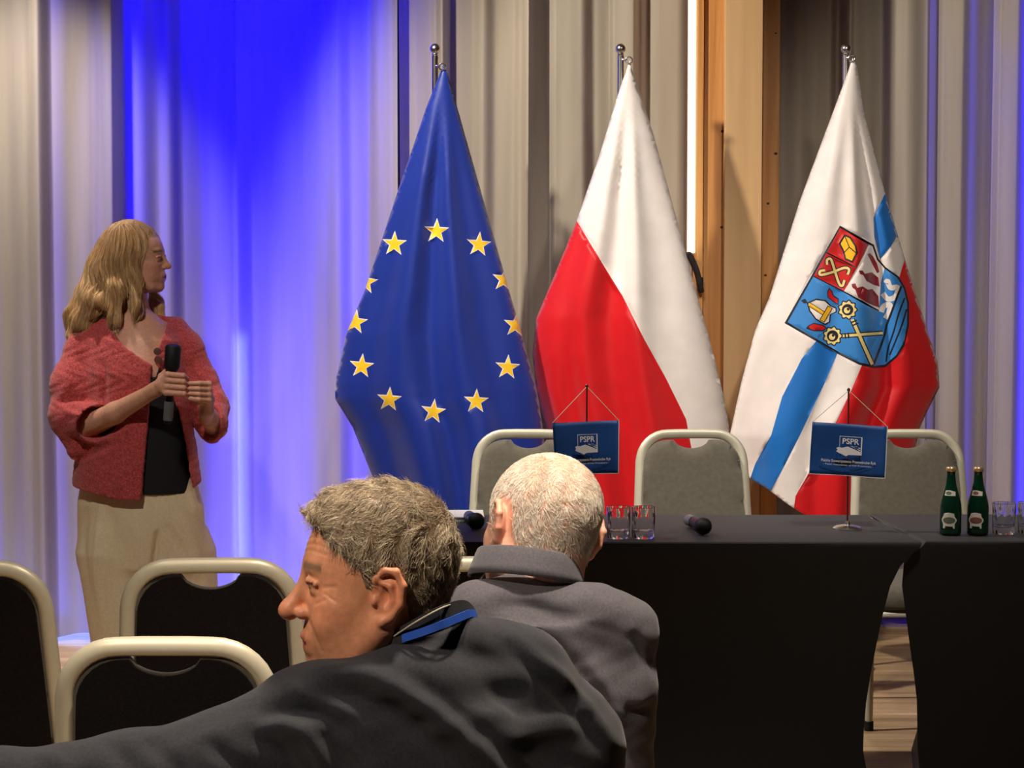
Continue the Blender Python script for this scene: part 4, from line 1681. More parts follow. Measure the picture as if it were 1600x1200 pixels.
def hand_volume(v, wrist, palm, knuckles, mids, tips, thumb, r=.0085):
    """palm + four bent fingers + thumb, rooted at the wrist"""
    w, p = np.array(wrist), np.array(palm)
    v.op(cone(w, p, .024, .026), .012)
    kn = [np.array(k) for k in knuckles]
    for k in kn:
        v.op(cone(p, k, .019, .0115), .010)
    for k, m, t in zip(kn, mids, tips):
        v.op(cone(k, m, r * 1.1, r), .004)
        v.op(cone(m, t, r, r * .85), .003)
    v.op(cone(p, thumb[0], .018, .012), .008)
    v.op(cone(thumb[0], thumb[1], .0115, .0098), .004)
    v.op(cone(thumb[1], thumb[2], .0098, .0085), .003)


# ------------------------------------------------------------------ seated man with grey-brown hair
def suit(name, col, col2):
    return material(name, col, 0.85, spec=0.15, color2=col2, nscale=260, bump=0.35, bscale=1100, bdist=0.0006, sheen=0.15)


M['suit_navy'] = suit('navy_suit_cloth', srgb(35, 36, 42), srgb(45, 46, 52))
M['suit_grey'] = suit('grey_suit_cloth', srgb(76, 74, 80), srgb(90, 88, 94))
M['trouser_dark'] = suit('dark_trouser_cloth', srgb(30, 30, 34), srgb(40, 40, 44))
M['shoe'] = material('black_shoe_leather', srgb(14, 13, 13), 0.35, noise=0.1)
M['lanyard'] = material('blue_lanyard', srgb(40, 86, 190), 0.6, noise=0.08, nscale=80)
M['shirt_dark'] = material('dark_shirt_collar', srgb(30, 32, 36), 0.8, noise=0.1)
M['shirt_edge'] = material('pale_collar_edge', srgb(150, 140, 128), 0.8, noise=0.1)


def seated_legs(parent, base, hip, ys, seatz=0.49, spread=0.11):
    """trousers and shoes of a seated person facing +Y"""
    hx, hy = hip
    v = Vol((hx - .27, hy - .2, 0.03), (hx + .27, hy + .75, .75), .012)
    v.op(ell((hx, hy, seatz + .10), (.19, .14, .10)), .02)
    for s in (-1, 1):
        k = (hx + s * spread * 1.25, hy + .42, seatz + .055)
        v.op(cone((hx + s * .09, hy + .02, seatz + .085), k, .085, .062), .03)
        v.op(cone(k, (k[0], k[1] + .04, .10), .062, .05), .02)
    V, F = v.mesh()
    new_obj('trousers', V - np.array(base), F, M['trouser_dark'], parent)
    for s in (-1, 1):
        x, y = hx + s * spread * 1.25, hy + .46
        sv = Vol((x - .07, y - .12, -.01), (x + .07, y + .25, .13), .006)
        sv.op(ell((x, y - .02, .05), (.04, .07, .06)), .01)
        sv.op(ell((x, y + .11, .035), (.045, .11, .036)), .02)
        sv.F = np.maximum(sv.F, (0.002 - sv.ax[2])[None, None, :])
        V, F = sv.mesh()
        new_obj('shoe', V - np.array(base), F, M['shoe'], parent)


def make_grey_man():
    base = P(690, 1000, 3.0)
    base.z = 0
    root = thing('person', base, 0, 'seated man in a dark suit turning left, grey-brown hair, arm stretched out', 'person')
    # head ----------------------------------------------------------
    hv = head_volume(False, 1.22, 0.0022, 1.12, smile=1.0)
    V, F = hv.mesh()
    Rm = frame_from((-.985, -.15, -.01), (-.03, .06, 1))
    sc = np.array((.92, 1.0, 1.03))
    ear_px = np.array(P(608, 934, 2.93))
    O = ear_px - Rm @ (np.array((-.012, .086, 0)) * sc)
    mask = lambda q: hair_line(q, MAN_X, MAN_Z)
    skin = srgb(206, 142, 108)
    C = paint_head(V, skin, srgb(168, 88, 76), srgb(120, 96, 74), srgb(112, 92, 72), mask, 0.13, closed=True)
    # furrows of the forehead and beside the eye
    x, y, z = V.T
    N = vnormals(V, F)
    fur = np.zeros(len(V))
    for zz in (.052, .060, .068, .075):
        fur -= .0011 * np.exp(-((z - zz - .004 * np.sin(y * 60)) / .0016) ** 2) * (x > .045) * (np.abs(y) < .055)
    ay = np.abs(y)
    for (x0, z0, x1, z1, wd) in [(.072, .004, .060, -.004, .0016), (.074, .012, .058, .014, .0016), (.094, -.030, .078, -.066, .0024), (.073, -.002, .085, -.008, .002)]:
        dx, dz = x1 - x0, z1 - z0
        t = np.clip(((x - x0) * dx + (z - z0) * dz) / (dx * dx + dz * dz), 0, 1)
        dd = np.hypot(x - x0 - dx * t, z - z0 - dz * t)
        fur -= .0013 * np.exp(-(dd / wd) ** 2) * (ay > .018)
    V = V + N * fur[:, None]
    Vw = place(V, Rm, O, sc)
    # torso and arm under the jacket (joined into the same body)
    bv = Vol((-1.0, 2.70, .55), (.36, 3.25, 1.24), .010)
    Q = lambda px, py, Y: np.array(P(px, py, Y))
    bv.op(loft([(.55, Q(700, 1000, 3)[0], 3.05, .15, .10), (1.0, Q(690, 1000, 3)[0], 3.02, .15, .09)]), .02)
    bv.op(cone(Q(700, 1070, 3.02), Q(668, 1000, 3.0), .045, .045), .03)
    bv.op(cone(Q(480, 1110, 2.96), Q(800, 1080, 3.03), .045, .045), .03)
    chain(bv, [Q(480, 1110, 2.96), Q(250, 1219, 2.9), Q(-60, 1247, 2.9), Q(-150, 1252, 2.9)], [.045, .04, .035, .027], .02)
    hand_volume(bv, Q(-160, 1252, 2.9), Q(-230, 1262, 2.9), [Q(-285, 1255 + 9 * i, 2.86 + .022 * i) for i in range(4)],
                [Q(-325, 1272 + 9 * i, 2.86 + .022 * i) for i in range(4)], [Q(-335, 1300 + 9 * i, 2.86 + .022 * i) for i in range(4)],
                [Q(-250, 1300, 2.85), Q(-275, 1325, 2.85), Q(-290, 1340, 2.85)], .009)
    Vb, Fb = bv.mesh()
    V2, F2, C2 = join_meshes([(Vw, F, C), (Vb, Fb, np.tile(np.array(skin[:3]), (len(Vb), 1)))])
    add_colored('body', V2, F2, C2, M['skin'], root, base)
    # hair ----------------------------------------------------------
    hm = mask(V)
    top = np.clip((V[:, 2] - .02) / .08, 0, 1)
    lift = hm * (.004 + .011 * top + .006 * np.clip((V[:, 0] - .03) / .05, 0, 1) * top)
    nz = .0022 * (np.sin(V[:, 0] * 230 + 3 * np.sin(V[:, 2] * 90)) * np.sin(V[:, 1] * 190 + V[:, 2] * 120))
    Vh = V + vnormals(V, F) * (lift + hm * nz * 0.8 - .0006)[:, None]
    keep = (hm[F] > 0.02).any(axis=1)
    Fh = F[keep]
    used = np.unique(Fh)
    remap = np.full(len(V), -1)
    remap[used] = np.arange(len(used))
    shell = (Vh[used], remap[Fh], np.tile(np.array(srgb(118, 98, 76)[:3]), (len(used), 1)))
    n = 18000
    pts, pick = sample_surface(Vh, F, (hm > .35).astype(float) + 1e-9, n)
    nr = vnormals(Vh, F)[F[pick, 0]]
    # combing: forward and down over the sides, forward over the crown, swept at the front
    dirs = np.zeros((n, 3))
    t = np.clip(pts[:, 2] / .12, 0, 1)[:, None]
    dirs += (1 - t) * np.array([-.45, 0, -1.0]) + t * np.array([.75, .5, .15])
    fr = np.clip((pts[:, 0] - .04) / .05, 0, 1)[:, None]
    dirs += fr * np.array([.2, .9, .3])
    clump = np.stack([np.sin(pts[:, 0] * 160 + pts[:, 2] * 60), np.sin(pts[:, 1] * 140 + pts[:, 0] * 70 + 1), np.sin(pts[:, 2] * 150 + pts[:, 1] * 80 + 2)], 1)
    dirs += .45 * clump + .16 * RNG.normal(size=(n, 3))
    dirs -= nr * np.sum(dirs * nr, axis=1, keepdims=True)
    dirs /= np.linalg.norm(dirs, axis=1, keepdims=True)
    L = (.010 + .014 * np.clip(pts[:, 2:3] / .1, 0, 1)) * RNG.uniform(.6, 1.3, (n, 1))
    k = 5
    s = np.linspace(0, 1, k)[None, :, None]
    paths = pts[:, None] - nr[:, None] * .001 + dirs[:, None] * L[:, None] * s + nr[:, None] * (L[:, None] * (.30 * s - .26 * s * s)) + \
        .0016 * np.sin(s * 5 + RNG.uniform(0, 6, (n, 1, 1))) * RNG.normal(size=(n, 1, 3))
    g = RNG.random((n, 1)) * .65 + .35 * (.5 + .5 * clump[:, :1])
    side = 1 - np.clip((pts[:, 2:3] - .03) / .06, 0, 1)
    g = np.clip(g + .22 * side, 0, 1)
    ca, cb = np.array(srgb(96, 76, 56)[:3]), np.array(srgb(222, 206, 178)[:3])
    cols = ca * (1 - g) + cb * g
    SV, SF, SC = strands(paths, RNG.uniform(.00022, .0004, n), cols)
    HV, HF, HC = join_meshes([shell, (SV, SF, SC)])
    add_colored('hair', place(HV, Rm, O, sc), HF, HC, M['hair'], root, base)
    # jacket --------------------------------------------------------
    jv = Vol((-.95, 2.68, .50), (.40, 3.30, 1.20), .006)
    jv.op(loft([(.50, Q(720, 1000, 3)[0], 3.06, .22, .14), (.75, Q(715, 1000, 3)[0], 3.05, .215, .135), (.93, Q(705, 1000, 3)[0], 3.03, .205, .12), (1.03, Q(690, 1000, 3)[0], 3.02, .17, .09)]), .03)
    jv.op(cone(Q(630, 1066, 2.99), Q(486, 1122, 2.96), .050, .058), .03)
    jv.op(cone(Q(630, 1066, 2.99), Q(735, 1036, 3.02), .050, .052), .03)
    jv.op(cone(Q(735, 1036, 3.02), Q(805, 1062, 3.03), .052, .062), .03)
    jv.op(cone(Q(652, 1046, 2.965), Q(728, 1014, 2.985), .040, .040), .02)
    jv.op(cone(Q(805, 1062, 3.03), Q(888, 1160, 3.06), .066, .066), .04)
    jv.op(cone(Q(888, 1160, 3.06), Q(915, 1360, 3.10), .066, .06), .03)
    chain(jv, [Q(480, 1124, 2.96), Q(330, 1202, 2.92), Q(200, 1222, 2.9), Q(0, 1245, 2.9), Q(-125, 1252, 2.9)], [.066, .063, .059, .055, .043], .03)
    jv.op(ell(Q(620, 1180, 2.93), (.14, .06, .12)), .06)
    V, F = jv.mesh()
    V = crease(V, F, [
        ([(470, 1082), (540, 1076), (600, 1104), (660, 1146), (720, 1200), (760, 1240)], 23, -.022),
        ([(440, 1075), (520, 1052), (610, 1074), (720, 1150), (820, 1240)], 22, .014),
        ([(396, 1122), (440, 1106), (500, 1116), (548, 1150), (580, 1200)], 15, -.016),
        ([(400, 1140), (450, 1132), (490, 1160), (520, 1220)], 13, .012),
        ([(395, 1150), (440, 1180), (470, 1230)], 12, -.010),
        ([(500, 1140), (530, 1180), (560, 1230)], 13, -.014),
        ([(660, 1005), (730, 1022), (800, 1030), (880, 1020)], 26, -.006),
        ([(650, 1030), (740, 1056), (830, 1050)], 22, .004),
        ([(690, 1090), (780, 1086), (880, 1074)], 28, -.008),
        ([(620, 1040), (690, 1095), (770, 1160), (830, 1230)], 16, -.008),
        ([(770, 975), (850, 1036), (905, 1096), (970, 1180)], 13, .009),
        ([(790, 1000), (850, 1058), (890, 1100), (940, 1170)], 13, -.010),
        ([(780, 1155), (850, 1142), (920, 1132)], 16, .006),
        ([(235, 1150), (250, 1175), (285, 1215)], 15, -.007), ([(160, 1150), (190, 1180), (210, 1215)], 15, -.006), ([(320, 1150), (350, 1180), (400, 1215)], 14, -.008),
        ([(50, 1170), (90, 1190), (120, 1215)], 16, .005)])
    V = V + vnormals(V, F) * (.0012 * np.sin(V[:, 0] * 70 + 3 * np.sin(V[:, 2] * 45)) * np.sin(V[:, 2] * 60 + V[:, 1] * 40))[:, None]
    new_obj('jacket', V - np.array(base), F, M['suit_navy'], root)

    # collar, lanyard
    def band(name, pts, hgt, dirv, mat, th=.003, parent=root, taper=True):
        pts = bez(pts, 6)
        n = len(pts)
        v, f = [], []
        for i, p in enumerate(pts):
            t = i / (n - 1)
            hh = hgt * (math.sin(math.pi * (0.12 + 0.76 * t)) if taper else 1)
            v.append(p - Vector(base))
            v.append(p + Vector(dirv).normalized() * hh - Vector(base))
        for i in range(n - 1):
            f.append((2 * i, 2 * i + 2, 2 * i + 3, 2 * i + 1))
        o = new_obj(name, [tuple(q) for q in v], f, mat, parent, False)
        m_ = o.modifiers.new('thickness', 'SOLIDIFY')
        m_.thickness = th
        m_.offset = 0
        return o
    band('shirt_collar', [P(606, 1010, 2.945), P(650, 1000, 2.93), P(700, 982, 2.935), P(732, 968, 2.985), P(745, 968, 3.05)], .030, (-.25, .1, .95), M['shirt_dark'], .004)
    band('lanyard', [P(622, 1006, 2.938), P(660, 994, 2.922), P(700, 979, 2.927), P(734, 965, 2.978), P(745, 965, 3.04)], .010, (-.2, .1, .95), M['lanyard'], .002, taper=False)
    auto_smooth(MB().tube([tuple(p - base) for p in bez([P(616, 994, 2.938), P(650, 972, 2.923), P(690, 950, 2.93), P(720, 940, 2.98)], 6)], .0013, None, 6).build('collar_edge', M['shirt_edge'], root))
    seated_legs(root, base, (Q(715, 1000, 3.0)[0], 3.06), None)
    return root


make_grey_man()


# ------------------------------------------------------------------ seated man with short white hair, seen from behind
def make_white_man():
    base = P(845, 1000, 3.87)
    base.z = 0
    root = thing('person', base, 0, 'seated man in a grey suit with short white hair, seen from behind', 'person')
    Q = lambda px, py, Y: np.array(P(px, py, Y))
    hv = head_volume(False, 1.05, 0.0022, 1.1, (-.022, 0, -.15))
    V, F = hv.mesh()
    Rm = frame_from((-.46, .86, -.16), (.15, .20, 1))
    sc = 1.08
    O = Q(846, 832, 3.97)
    xs = [-.14, -.095, -.065, -.046, -.040, -.034, .003, .006, .020, .030, .050, .075, .10]
    zs = [-.036, -.040, -.040, -.045, -.02, .036, .040, -.016, -.012, .020, .050, .10, .12]
    mask = lambda q: hair_line(q, xs, zs, .02)
    skin = srgb(228, 174, 150)
    C = paint_head(V, skin, srgb(178, 100, 90), srgb(200, 190, 176), srgb(214, 172, 150), lambda q: mask(q) * .5, 0.14)
    Vw = place(V, Rm, O, sc)
    bv = Vol((-.3, 3.62, .5), (.36, 4.45, 1.2), .010)
    cx = Q(842, 1000, 3.88)[0]
    bv.op(loft([(.52, cx, 3.92, .15, .10), (.98, cx - .01, 3.89, .15, .08)]), .02)
    bv.op(cone(Q(828, 970, 3.9), Q(834, 925, 3.92), .05, .05), .03)
    bv.op(cone(Q(690, 985, 3.9), Q(970, 992, 3.9), .045, .045), .03)
    for sx, ex in ((690, 690), (970, 962)):
        chain(bv, [Q(sx, 985, 3.9), Q(ex, 1150, 3.9), Q(ex - 60 if sx > 800 else ex + 60, 1175, 4.14)], [.045, .04, .03], .02)
    for s_, wx in ((1, 905), (-1, 752)):
        w = Q(wx, 1176, 4.14)
        hand_volume(bv, w, w + np.array((-s_ * .02, .06, -.01)), [w + np.array((-s_ * (.045 - .022 * i), .10, -.005)) for i in range(4)],
                    [w + np.array((-s_ * (.045 - .022 * i), .135, -.012)) for i in range(4)], [w + np.array((-s_ * (.045 - .022 * i), .15, -.035)) for i in range(4)],
                    [w + np.array((-s_ * .05, .05, 0)), w + np.array((-s_ * .07, .08, -.005)), w + np.array((-s_ * .075, .105, -.01))], .009)
    Vb, Fb = bv.mesh()
    V2, F2, C2 = join_meshes([(Vw, F, C), (Vb, Fb, np.tile(np.array(skin[:3]), (len(Vb), 1)))])
    add_colored('body', V2, F2, C2, M['skin'], root, base)
    # bristly hair growing out from the crown
    hm = mask(V)
    n = 17000
    crown = np.array((-.062, 0.0, .098))
    pts, pick = sample_surface(V, F, (hm > .1) * np.clip(hm, .05, 1) + 1e-9, n)
    dc = np.linalg.norm(pts - crown, axis=1)
    keep = RNG.random(n) < np.clip(.22 + dc / .075, 0, 1) * np.clip(1.15 - np.clip((pts[:, 0] + .01) / .1, 0, 1) * np.clip((pts[:, 2] - .06) / .04, 0, 1), .2, 1)
    pts, pick, dc = pts[keep], pick[keep], dc[keep]
    n = len(pts)
    nr = vnormals(V, F)[F[pick, 0]]
    d = pts - crown
    sw = np.cross(nr, d)
    dirs = d / (np.linalg.norm(d, axis=1, keepdims=True) + 1e-6) + .5 * sw / (np.linalg.norm(sw, axis=1, keepdims=True) + 1e-6)
    cl = np.stack([np.sin(pts[:, 1] * 210 + pts[:, 2] * 90), np.sin(pts[:, 0] * 190 + pts[:, 1] * 100), np.sin(pts[:, 2] * 200 + pts[:, 0] * 120)], 1)
    dirs += .45 * cl + .3 * RNG.normal(size=(n, 3))
    dirs -= nr * np.sum(dirs * nr, axis=1, keepdims=True)
    dirs /= np.linalg.norm(dirs, axis=1, keepdims=True)
    L = .011 * RNG.uniform(.6, 1.25, (n, 1)) * np.clip(.55 + dc[:, None] / .12, 0, 1.1)
    s = np.linspace(0, 1, 4)[None, :, None]
    paths = pts[:, None] - nr[:, None] * .0008 + dirs[:, None] * L[:, None] * s + nr[:, None] * (L[:, None] * (.55 * s - .30 * s * s))
    g = RNG.random((n, 1)) * .6 + .4 * (.5 + .5 * cl[:, :1])
    cols = np.array(srgb(206, 186, 164)[:3]) * (1 - g) + np.array(srgb(255, 250, 240)[:3]) * g
    SV, SF, SC = strands(paths, RNG.uniform(.0003, .00055, n), cols)
    add_colored('hair', place(SV, Rm, O, sc), SF, SC, M['hair'], root, base)
    # jacket
    jv = Vol((-.32, 3.60, .50), (.40, 4.34, 1.14), .006)
    jv.op(loft([(.50, cx + .0, 3.93, .20, .13), (.75, cx + .0, 3.92, .195, .125), (.92, cx + .0, 3.90, .185, .105), (1.01, cx - .01, 3.89, .15, .085)]), .03)
    jv.op(cone(Q(822, 948, 3.90), Q(972, 985, 3.89), .050, .050), .03)
    jv.op(cone(Q(745, 950, 3.865), Q(935, 955, 3.87), .046, .046), .03)
    jv.op(ell(Q(972, 980, 3.89), (.056, .06, .046)), .03)
    jv.op(cone(Q(815, 948, 3.90), Q(690, 985, 3.90), .050, .052), .035)
    chain(jv, [Q(968, 1000, 3.89), Q(968, 1080, 3.88), Q(966, 1130, 3.90), Q(925, 1160, 4.05)], [.056, .058, .054, .045], .02)
    chain(jv, [Q(690, 990, 3.9), Q(686, 1080, 3.88), Q(690, 1140, 3.90), Q(735, 1168, 4.05)], [.056, .056, .054, .045], .02)
    V, F = jv.mesh()
    V = crease(V, F, [
        ([(770, 950), (820, 945), (870, 962), (905, 972)], 14, -.012),
        ([(820, 970), (870, 1010), (905, 1050), (950, 1110)], 12, -.009),
        ([(920, 1030), (950, 1080), (975, 1140)], 11, .008),
        ([(985, 985), (1000, 1010), (1005, 1045)], 10, -.006),
        ([(975, 1110), (1000, 1115), (1030, 1095)], 10, -.009),
        ([(1015, 1010), (1020, 1030), (1022, 1060)], 8, -.005),
        ([(900, 930), (960, 950), (1000, 985)], 18, .006)])
    V = V + vnormals(V, F) * (.001 * np.sin(V[:, 0] * 80 + 3 * np.sin(V[:, 2] * 50)) * np.sin(V[:, 2] * 70))[:, None]
    new_obj('jacket', V - np.array(base), F, M['suit_grey'], root)

    # stand-and-fall collar round the nape
    def collar(name, rings, mat, a0, a1, c, tilt, parent):
        n = 36
        v, f = [], []
        A = Matrix.Rotation(tilt[0], 3, 'X') @ Matrix.Rotation(tilt[1], 3, 'Y')
        for (r, z) in rings:
            for i in range(n + 1):
                a = a0 + (a1 - a0) * i / n
                q = A @ Vector((r * 1.02 * math.cos(a), r * math.sin(a), z))
                v.append(tuple(Vector(c) + q - Vector(base)))
        for j in range(len(rings) - 1):
            for i in range(n):
                b = j * (n + 1) + i
                f.append((b, b + 1, b + n + 2, b + n + 1))
        o = new_obj(name, v, f, mat, parent)
        m_ = o.modifiers.new('thickness', 'SOLIDIFY')
        m_.thickness = .004
        m_.offset = -1
        return o
    cc = P(824, 886, 3.925)
    collar('collar', [(.096, -.026), (.094, -.012), (.089, .006), (.0855, .019), (.083, .022), (.080, .018), (.081, -.01)], M['suit_grey'], R(170), R(370), cc, (R(-16), R(7)), root)
    seated_legs(root, base, (cx, 3.94), None)
    return root


make_white_man()
dup(chair0, (P(842, 1000, 3.88).x + 0.0, 4.0, 0), R(90), 'chair under the seated white-haired man, its back hidden behind the other man', GC)
dup(chair0, (P(715, 1000, 3.0).x, 3.08, 0), R(180), 'chair under the seated man with the outstretched arm', GC)


# ------------------------------------------------------------------ standing woman with the microphone
def make_woman():
    YW = 8.65
    base = P(225, 1058, YW)
    base.z = 0
    root = thing('person', base, 0, 'standing woman in a red jacket and beige trousers holding a black microphone', 'person')
    W = lambda px, py, dy=0.0: np.array(P(px, py, YW + dy))
    m = 1.0 / (FPX / YW)                       # metres per pixel here
    # --- head
    hv = head_volume(True, 1.0, 0.0026, .96)
    V, F = hv.mesh()
    Rm = frame_from((.975, -.12, .02), (-.02, 0, 1))
    sc = 0.99
    O = W(216, 409, .0)
    skin = srgb(206, 152, 126)
    C = paint_head(V, skin, srgb(140, 52, 56), srgb(96, 66, 48), srgb(150, 116, 80), lambda q: hair_line(q, [-.14, -.03, .0, .03, .06, .1], [-.1, -.1, -.05, .05, .085, .09]), .10, closed=True)
    parts = [(place(V, Rm, O, sc), F, C)]
    sk = np.array(skin[:3])
    # --- chest, shoulders and arms of the body
    z = lambda py: float(W(200, py)[2])
    X = lambda px: float(W(px, 500)[0])
    bv = Vol((X(85), YW - .34, z(770)), (X(355), YW + .16, z(455)), .006)
    ang = -0.25
    body = [(z(765), X(214), YW - .03, .205, .130), (z(700), X(213), YW - .035, .195, .130), (z(640), X(211), YW - .035, .185, .132), (z(580), X(208), YW - .03, .180, .128),
            (z(530), X(206), YW - .01, .172, .105), (z(505), X(206), YW + .0, .130, .085), (z(490), X(208), YW + .0, .085, .065)]
    bv.op(loft(body, ang), .02)
    bv.op(cone(W(210, 505, .0), W(208, 440, .01), .058, .047), .03)
    bv.op(cone(W(140, 528, .0), W(276, 522, .02), .040, .040), .03)
    fa = [W(120, 600, -.03), W(128, 668, -.10), W(180, 645, -.19), W(238, 612, -.27)]
    chain(bv, [W(135, 540, -.02)] + fa, [.045, .045, .043, .037, .027], .02)
    fb = [W(312, 600, .0), W(338, 668, -.06), W(326, 652, -.16), W(322, 640, -.22)]
    chain(bv, [W(288, 535, .02)] + fb, [.042, .042, .038, .031, .026], .02)
    Vb, Fb = bv.mesh()
    parts.append((Vb, Fb, np.tile(sk, (len(Vb), 1))))
    # --- hands
    hv = Vol((X(222), YW - .40, z(675)), (X(350), YW - .16, z(560)), .0024)
    kn = [W(262 - 1.0 * i, 585 + 9.5 * i, -.318) for i in range(4)]
    md = [W(286 + .5 * i, 587 + 9.5 * i, -.332) for i in range(4)]
    tp = [W(293 + .0 * i, 592 + 9.0 * i, -.305) for i in range(4)]
    hv.op(cone(W(233, 614, -.265), W(243, 609, -.28), .027, .027), .01)
    hand_volume(hv, W(240, 611, -.275), W(252, 602, -.295), kn, md, tp, [W(252, 588, -.285), W(262, 578, -.285), W(272, 576, -.29)], .0098)
    kn = [W(326, 600 + 8.5 * i, -.285) for i in range(4)]
    md = [W(311, 599 + 8.5 * i, -.318) for i in range(4)]
    tp = [W(297, 599 + 8.0 * i, -.325) for i in range(4)]
    hv.op(cone(W(322, 652, -.19), W(323, 640, -.225), .026, .026), .01)
    hand_volume(hv, W(323, 642, -.225), W(324, 624, -.255), kn, md, tp, [W(310, 628, -.27), W(300, 618, -.275), W(295, 610, -.28)], .0092)
    Vh, Fh = hv.mesh()
    parts.append((Vh, Fh, np.tile(sk, (len(Vh), 1))))
    BV, BF, BC = join_meshes(parts)
    add_colored('body', BV, BF, BC, M['skin'], root, base)

    # --- black top
    tv = Vol((X(95), YW - .30, z(775)), (X(345), YW + .18, z(495)), .006)
    tv.op(loft([(q[0], q[1], q[2], q[3] + .006, q[4] + .006) for q in body if q[0] < z(520)], ang), .02)
    neck = [(X(x), z(y)) for x, y in [(158, 470), (164, 505), (196, 548), (234, 585), (252, 585), (270, 520), (270, 470)]]
    tv.op(prism(neck, YW - .4, YW - .02), .004, 'sub')
    V, F = tv.mesh()
    M['black_top'] = material('black_top_knit', srgb(16, 16, 22), .8, noise=.15, nscale=200, bump=.2, bscale=600)
    new_obj('top', V - np.array(base), F, M['black_top'], root)

    # --- jacket
    jv = Vol((X(60), YW - .36, z(800)), (X(380), YW + .22, z(480)), .005)
    jb = [(z(772), X(213), YW - .03, .245, .165), (z(745), X(213), YW - .03, .243, .163), (z(700), X(213), YW - .035, .230, .160), (z(640), X(210), YW - .035, .212, .158), (z(580), X(208), YW - .03, .200, .150),
          (z(530), X(206), YW - .01, .192, .125), (z(508), X(206), YW + .0, .150, .100), (z(492), X(206), YW + .0, .110, .082)]
    jv.op(loft(jb, ang), .02)
    # right sleeve (left in the photo)
    jv.op(cone(W(150, 520, .0), W(132, 545, -.01), .058, .066), .03)
    chain(jv, [W(132, 545, -.01), W(116, 600, -.04), W(114, 650, -.08)], [.066, .082, .080], .03)
    jv.op(cone(W(114, 650, -.08), W(143, 660, -.15), .076, .070), .03)
    jv.op(cone(W(112, 650, -.07), W(122, 700, -.09), .074, .044), .03)
    # left sleeve
    jv.op(cone(W(272, 518, .02), W(290, 545, .01), .056, .062), .03)
    chain(jv, [W(290, 545, .01), W(312, 600, .0), W(328, 635, -.03)], [.062, .066, .064], .03)
    jv.op(cone(W(328, 635, -.03), W(330, 660, -.10), .066, .062), .025)
    jv.op(cone(W(332, 640, -.03), W(331, 678, -.08), .055, .036), .02)
    # sleeve openings
    jv.op(cone(W(146, 663, -.17), W(190, 650, -.28), .062, .066), .006, 'sub')
    jv.op(cone(W(320, 655, -.155), W(314, 648, -.30), .060, .055), .006, 'sub')
    jv.op(cone(W(322, 672, -.13), W(318, 665, -.30), .045, .040), .006, 'sub')
    # neckline and open front
    neck = [(X(x), z(y)) for x, y in [(160, 470), (172, 505), (205, 540), (238, 562), (247, 566), (262, 520), (266, 470)]]
    jv.op(prism(neck, YW - .5, YW + .0), .006, 'sub')
    opening = [(X(x), z(y)) for x, y in [(247, 560), (243, 640), (231, 762), (228, 820), (300, 820), (305, 757), (296, 690), (286, 640), (268, 590), (251, 562)]]
    jv.op(prism(opening, YW - .5, YW - .08), .006, 'sub')
    hem = [(X(x), z(y)) for x, y in [(60, 752), (105, 757), (160, 766), (226, 777), (300, 762), (322, 746), (400, 740), (400, 830), (60, 830)]]
    jv.op(prism(hem, YW - .6, YW + .6), .006, 'sub')
    # the inside of the coat must not cover the top: hollow it
    hol = Vol((X(60), YW - .36, z(800)), (X(380), YW + .22, z(480)), .005)
    V, F = jv.mesh()
    V = crease(V, F, [
        ([(88, 630), (120, 622), (150, 628)], 5, -.014), ([(92, 640), (130, 650), (160, 640)], 5, .008), ([(105, 690), (130, 680), (150, 672)], 6, -.008),
        ([(160, 560), (163, 600), (160, 640)], 6, -.012), ([(110, 560), (105, 600), (95, 620)], 7, .006),
        ([(110, 725), (150, 705), (185, 690)], 6, -.010), ([(295, 560), (308, 590), (322, 610)], 5, -.010), ([(200, 720), (190, 745), (185, 770)], 8, .006), ([(330, 610), (345, 618), (352, 622)], 4, .006)])
    V = V + vnormals(V, F) * (.0015 * np.sin(V[:, 0] * 90 + 4 * np.sin(V[:, 2] * 50)) * np.sin(V[:, 2] * 80))[:, None]
    M['tweed'] = material('red_tweed', srgb(150, 44, 50), .9, color2=srgb(206, 88, 84), nscale=150, bump=.9, bscale=320, bdist=.003, sheen=.2)
    new_obj('jacket', V - np.array(base), F, M['tweed'], root)
    M['horn'] = material('brown_button', srgb(110, 70, 62), .35, noise=.1)
    for (bx, by) in ((246, 549), (247, 562)):
        c = W(bx, by, -.20) - np.array(base)
        auto_smooth(MB().lathe([(.013, -.003), (.014, 0), (.013, .003), (.004, .0045)], 18).build('button', M['horn'], root)).matrix_local = Matrix.Translation(c) @ Matrix.Rotation(R(90), 4, 'X')

    # --- trousers
    lv = Vol((X(75), YW - .30, .008), (X(370), YW + .24, z(735)), .008)
    hips = [(z(990), X(222), YW, .07, .03), (z(930), X(221), YW, .14, .08), (z(880), X(218), YW, .245, .155), (z(830), X(217), YW, .244, .160), (z(790), X(216), YW, .240, .160), (z(740), X(214), YW - .01, .215, .142)]
    lv.op(loft(hips, ang), .02)
    legA = [(.012, X(188), YW - .04, .115, .13), (z(1000), X(191), YW - .04, .118, .13), (z(930), X(184), YW - .03, .128, .135), (z(860), X(174), YW - .02, .134, .140), (z(825), X(178), YW - .01, .108, .13), (z(790), X(185), YW - .01, .08, .09)]
    legB = [(.012, X(282), YW + .04, .105, .13), (z(1000), X(284), YW + .04, .110, .13), (z(930), X(286), YW + .03, .112, .135), (z(860), X(284), YW + .02, .112, .140), (z(825), X(276), YW + .01, .100, .125), (z(790), X(255), YW + .01, .06, .08)]
    lv.op(loft(legA, ang), .03)
    lv.op(loft(legB, ang), .02)
    V, F = lv.mesh()
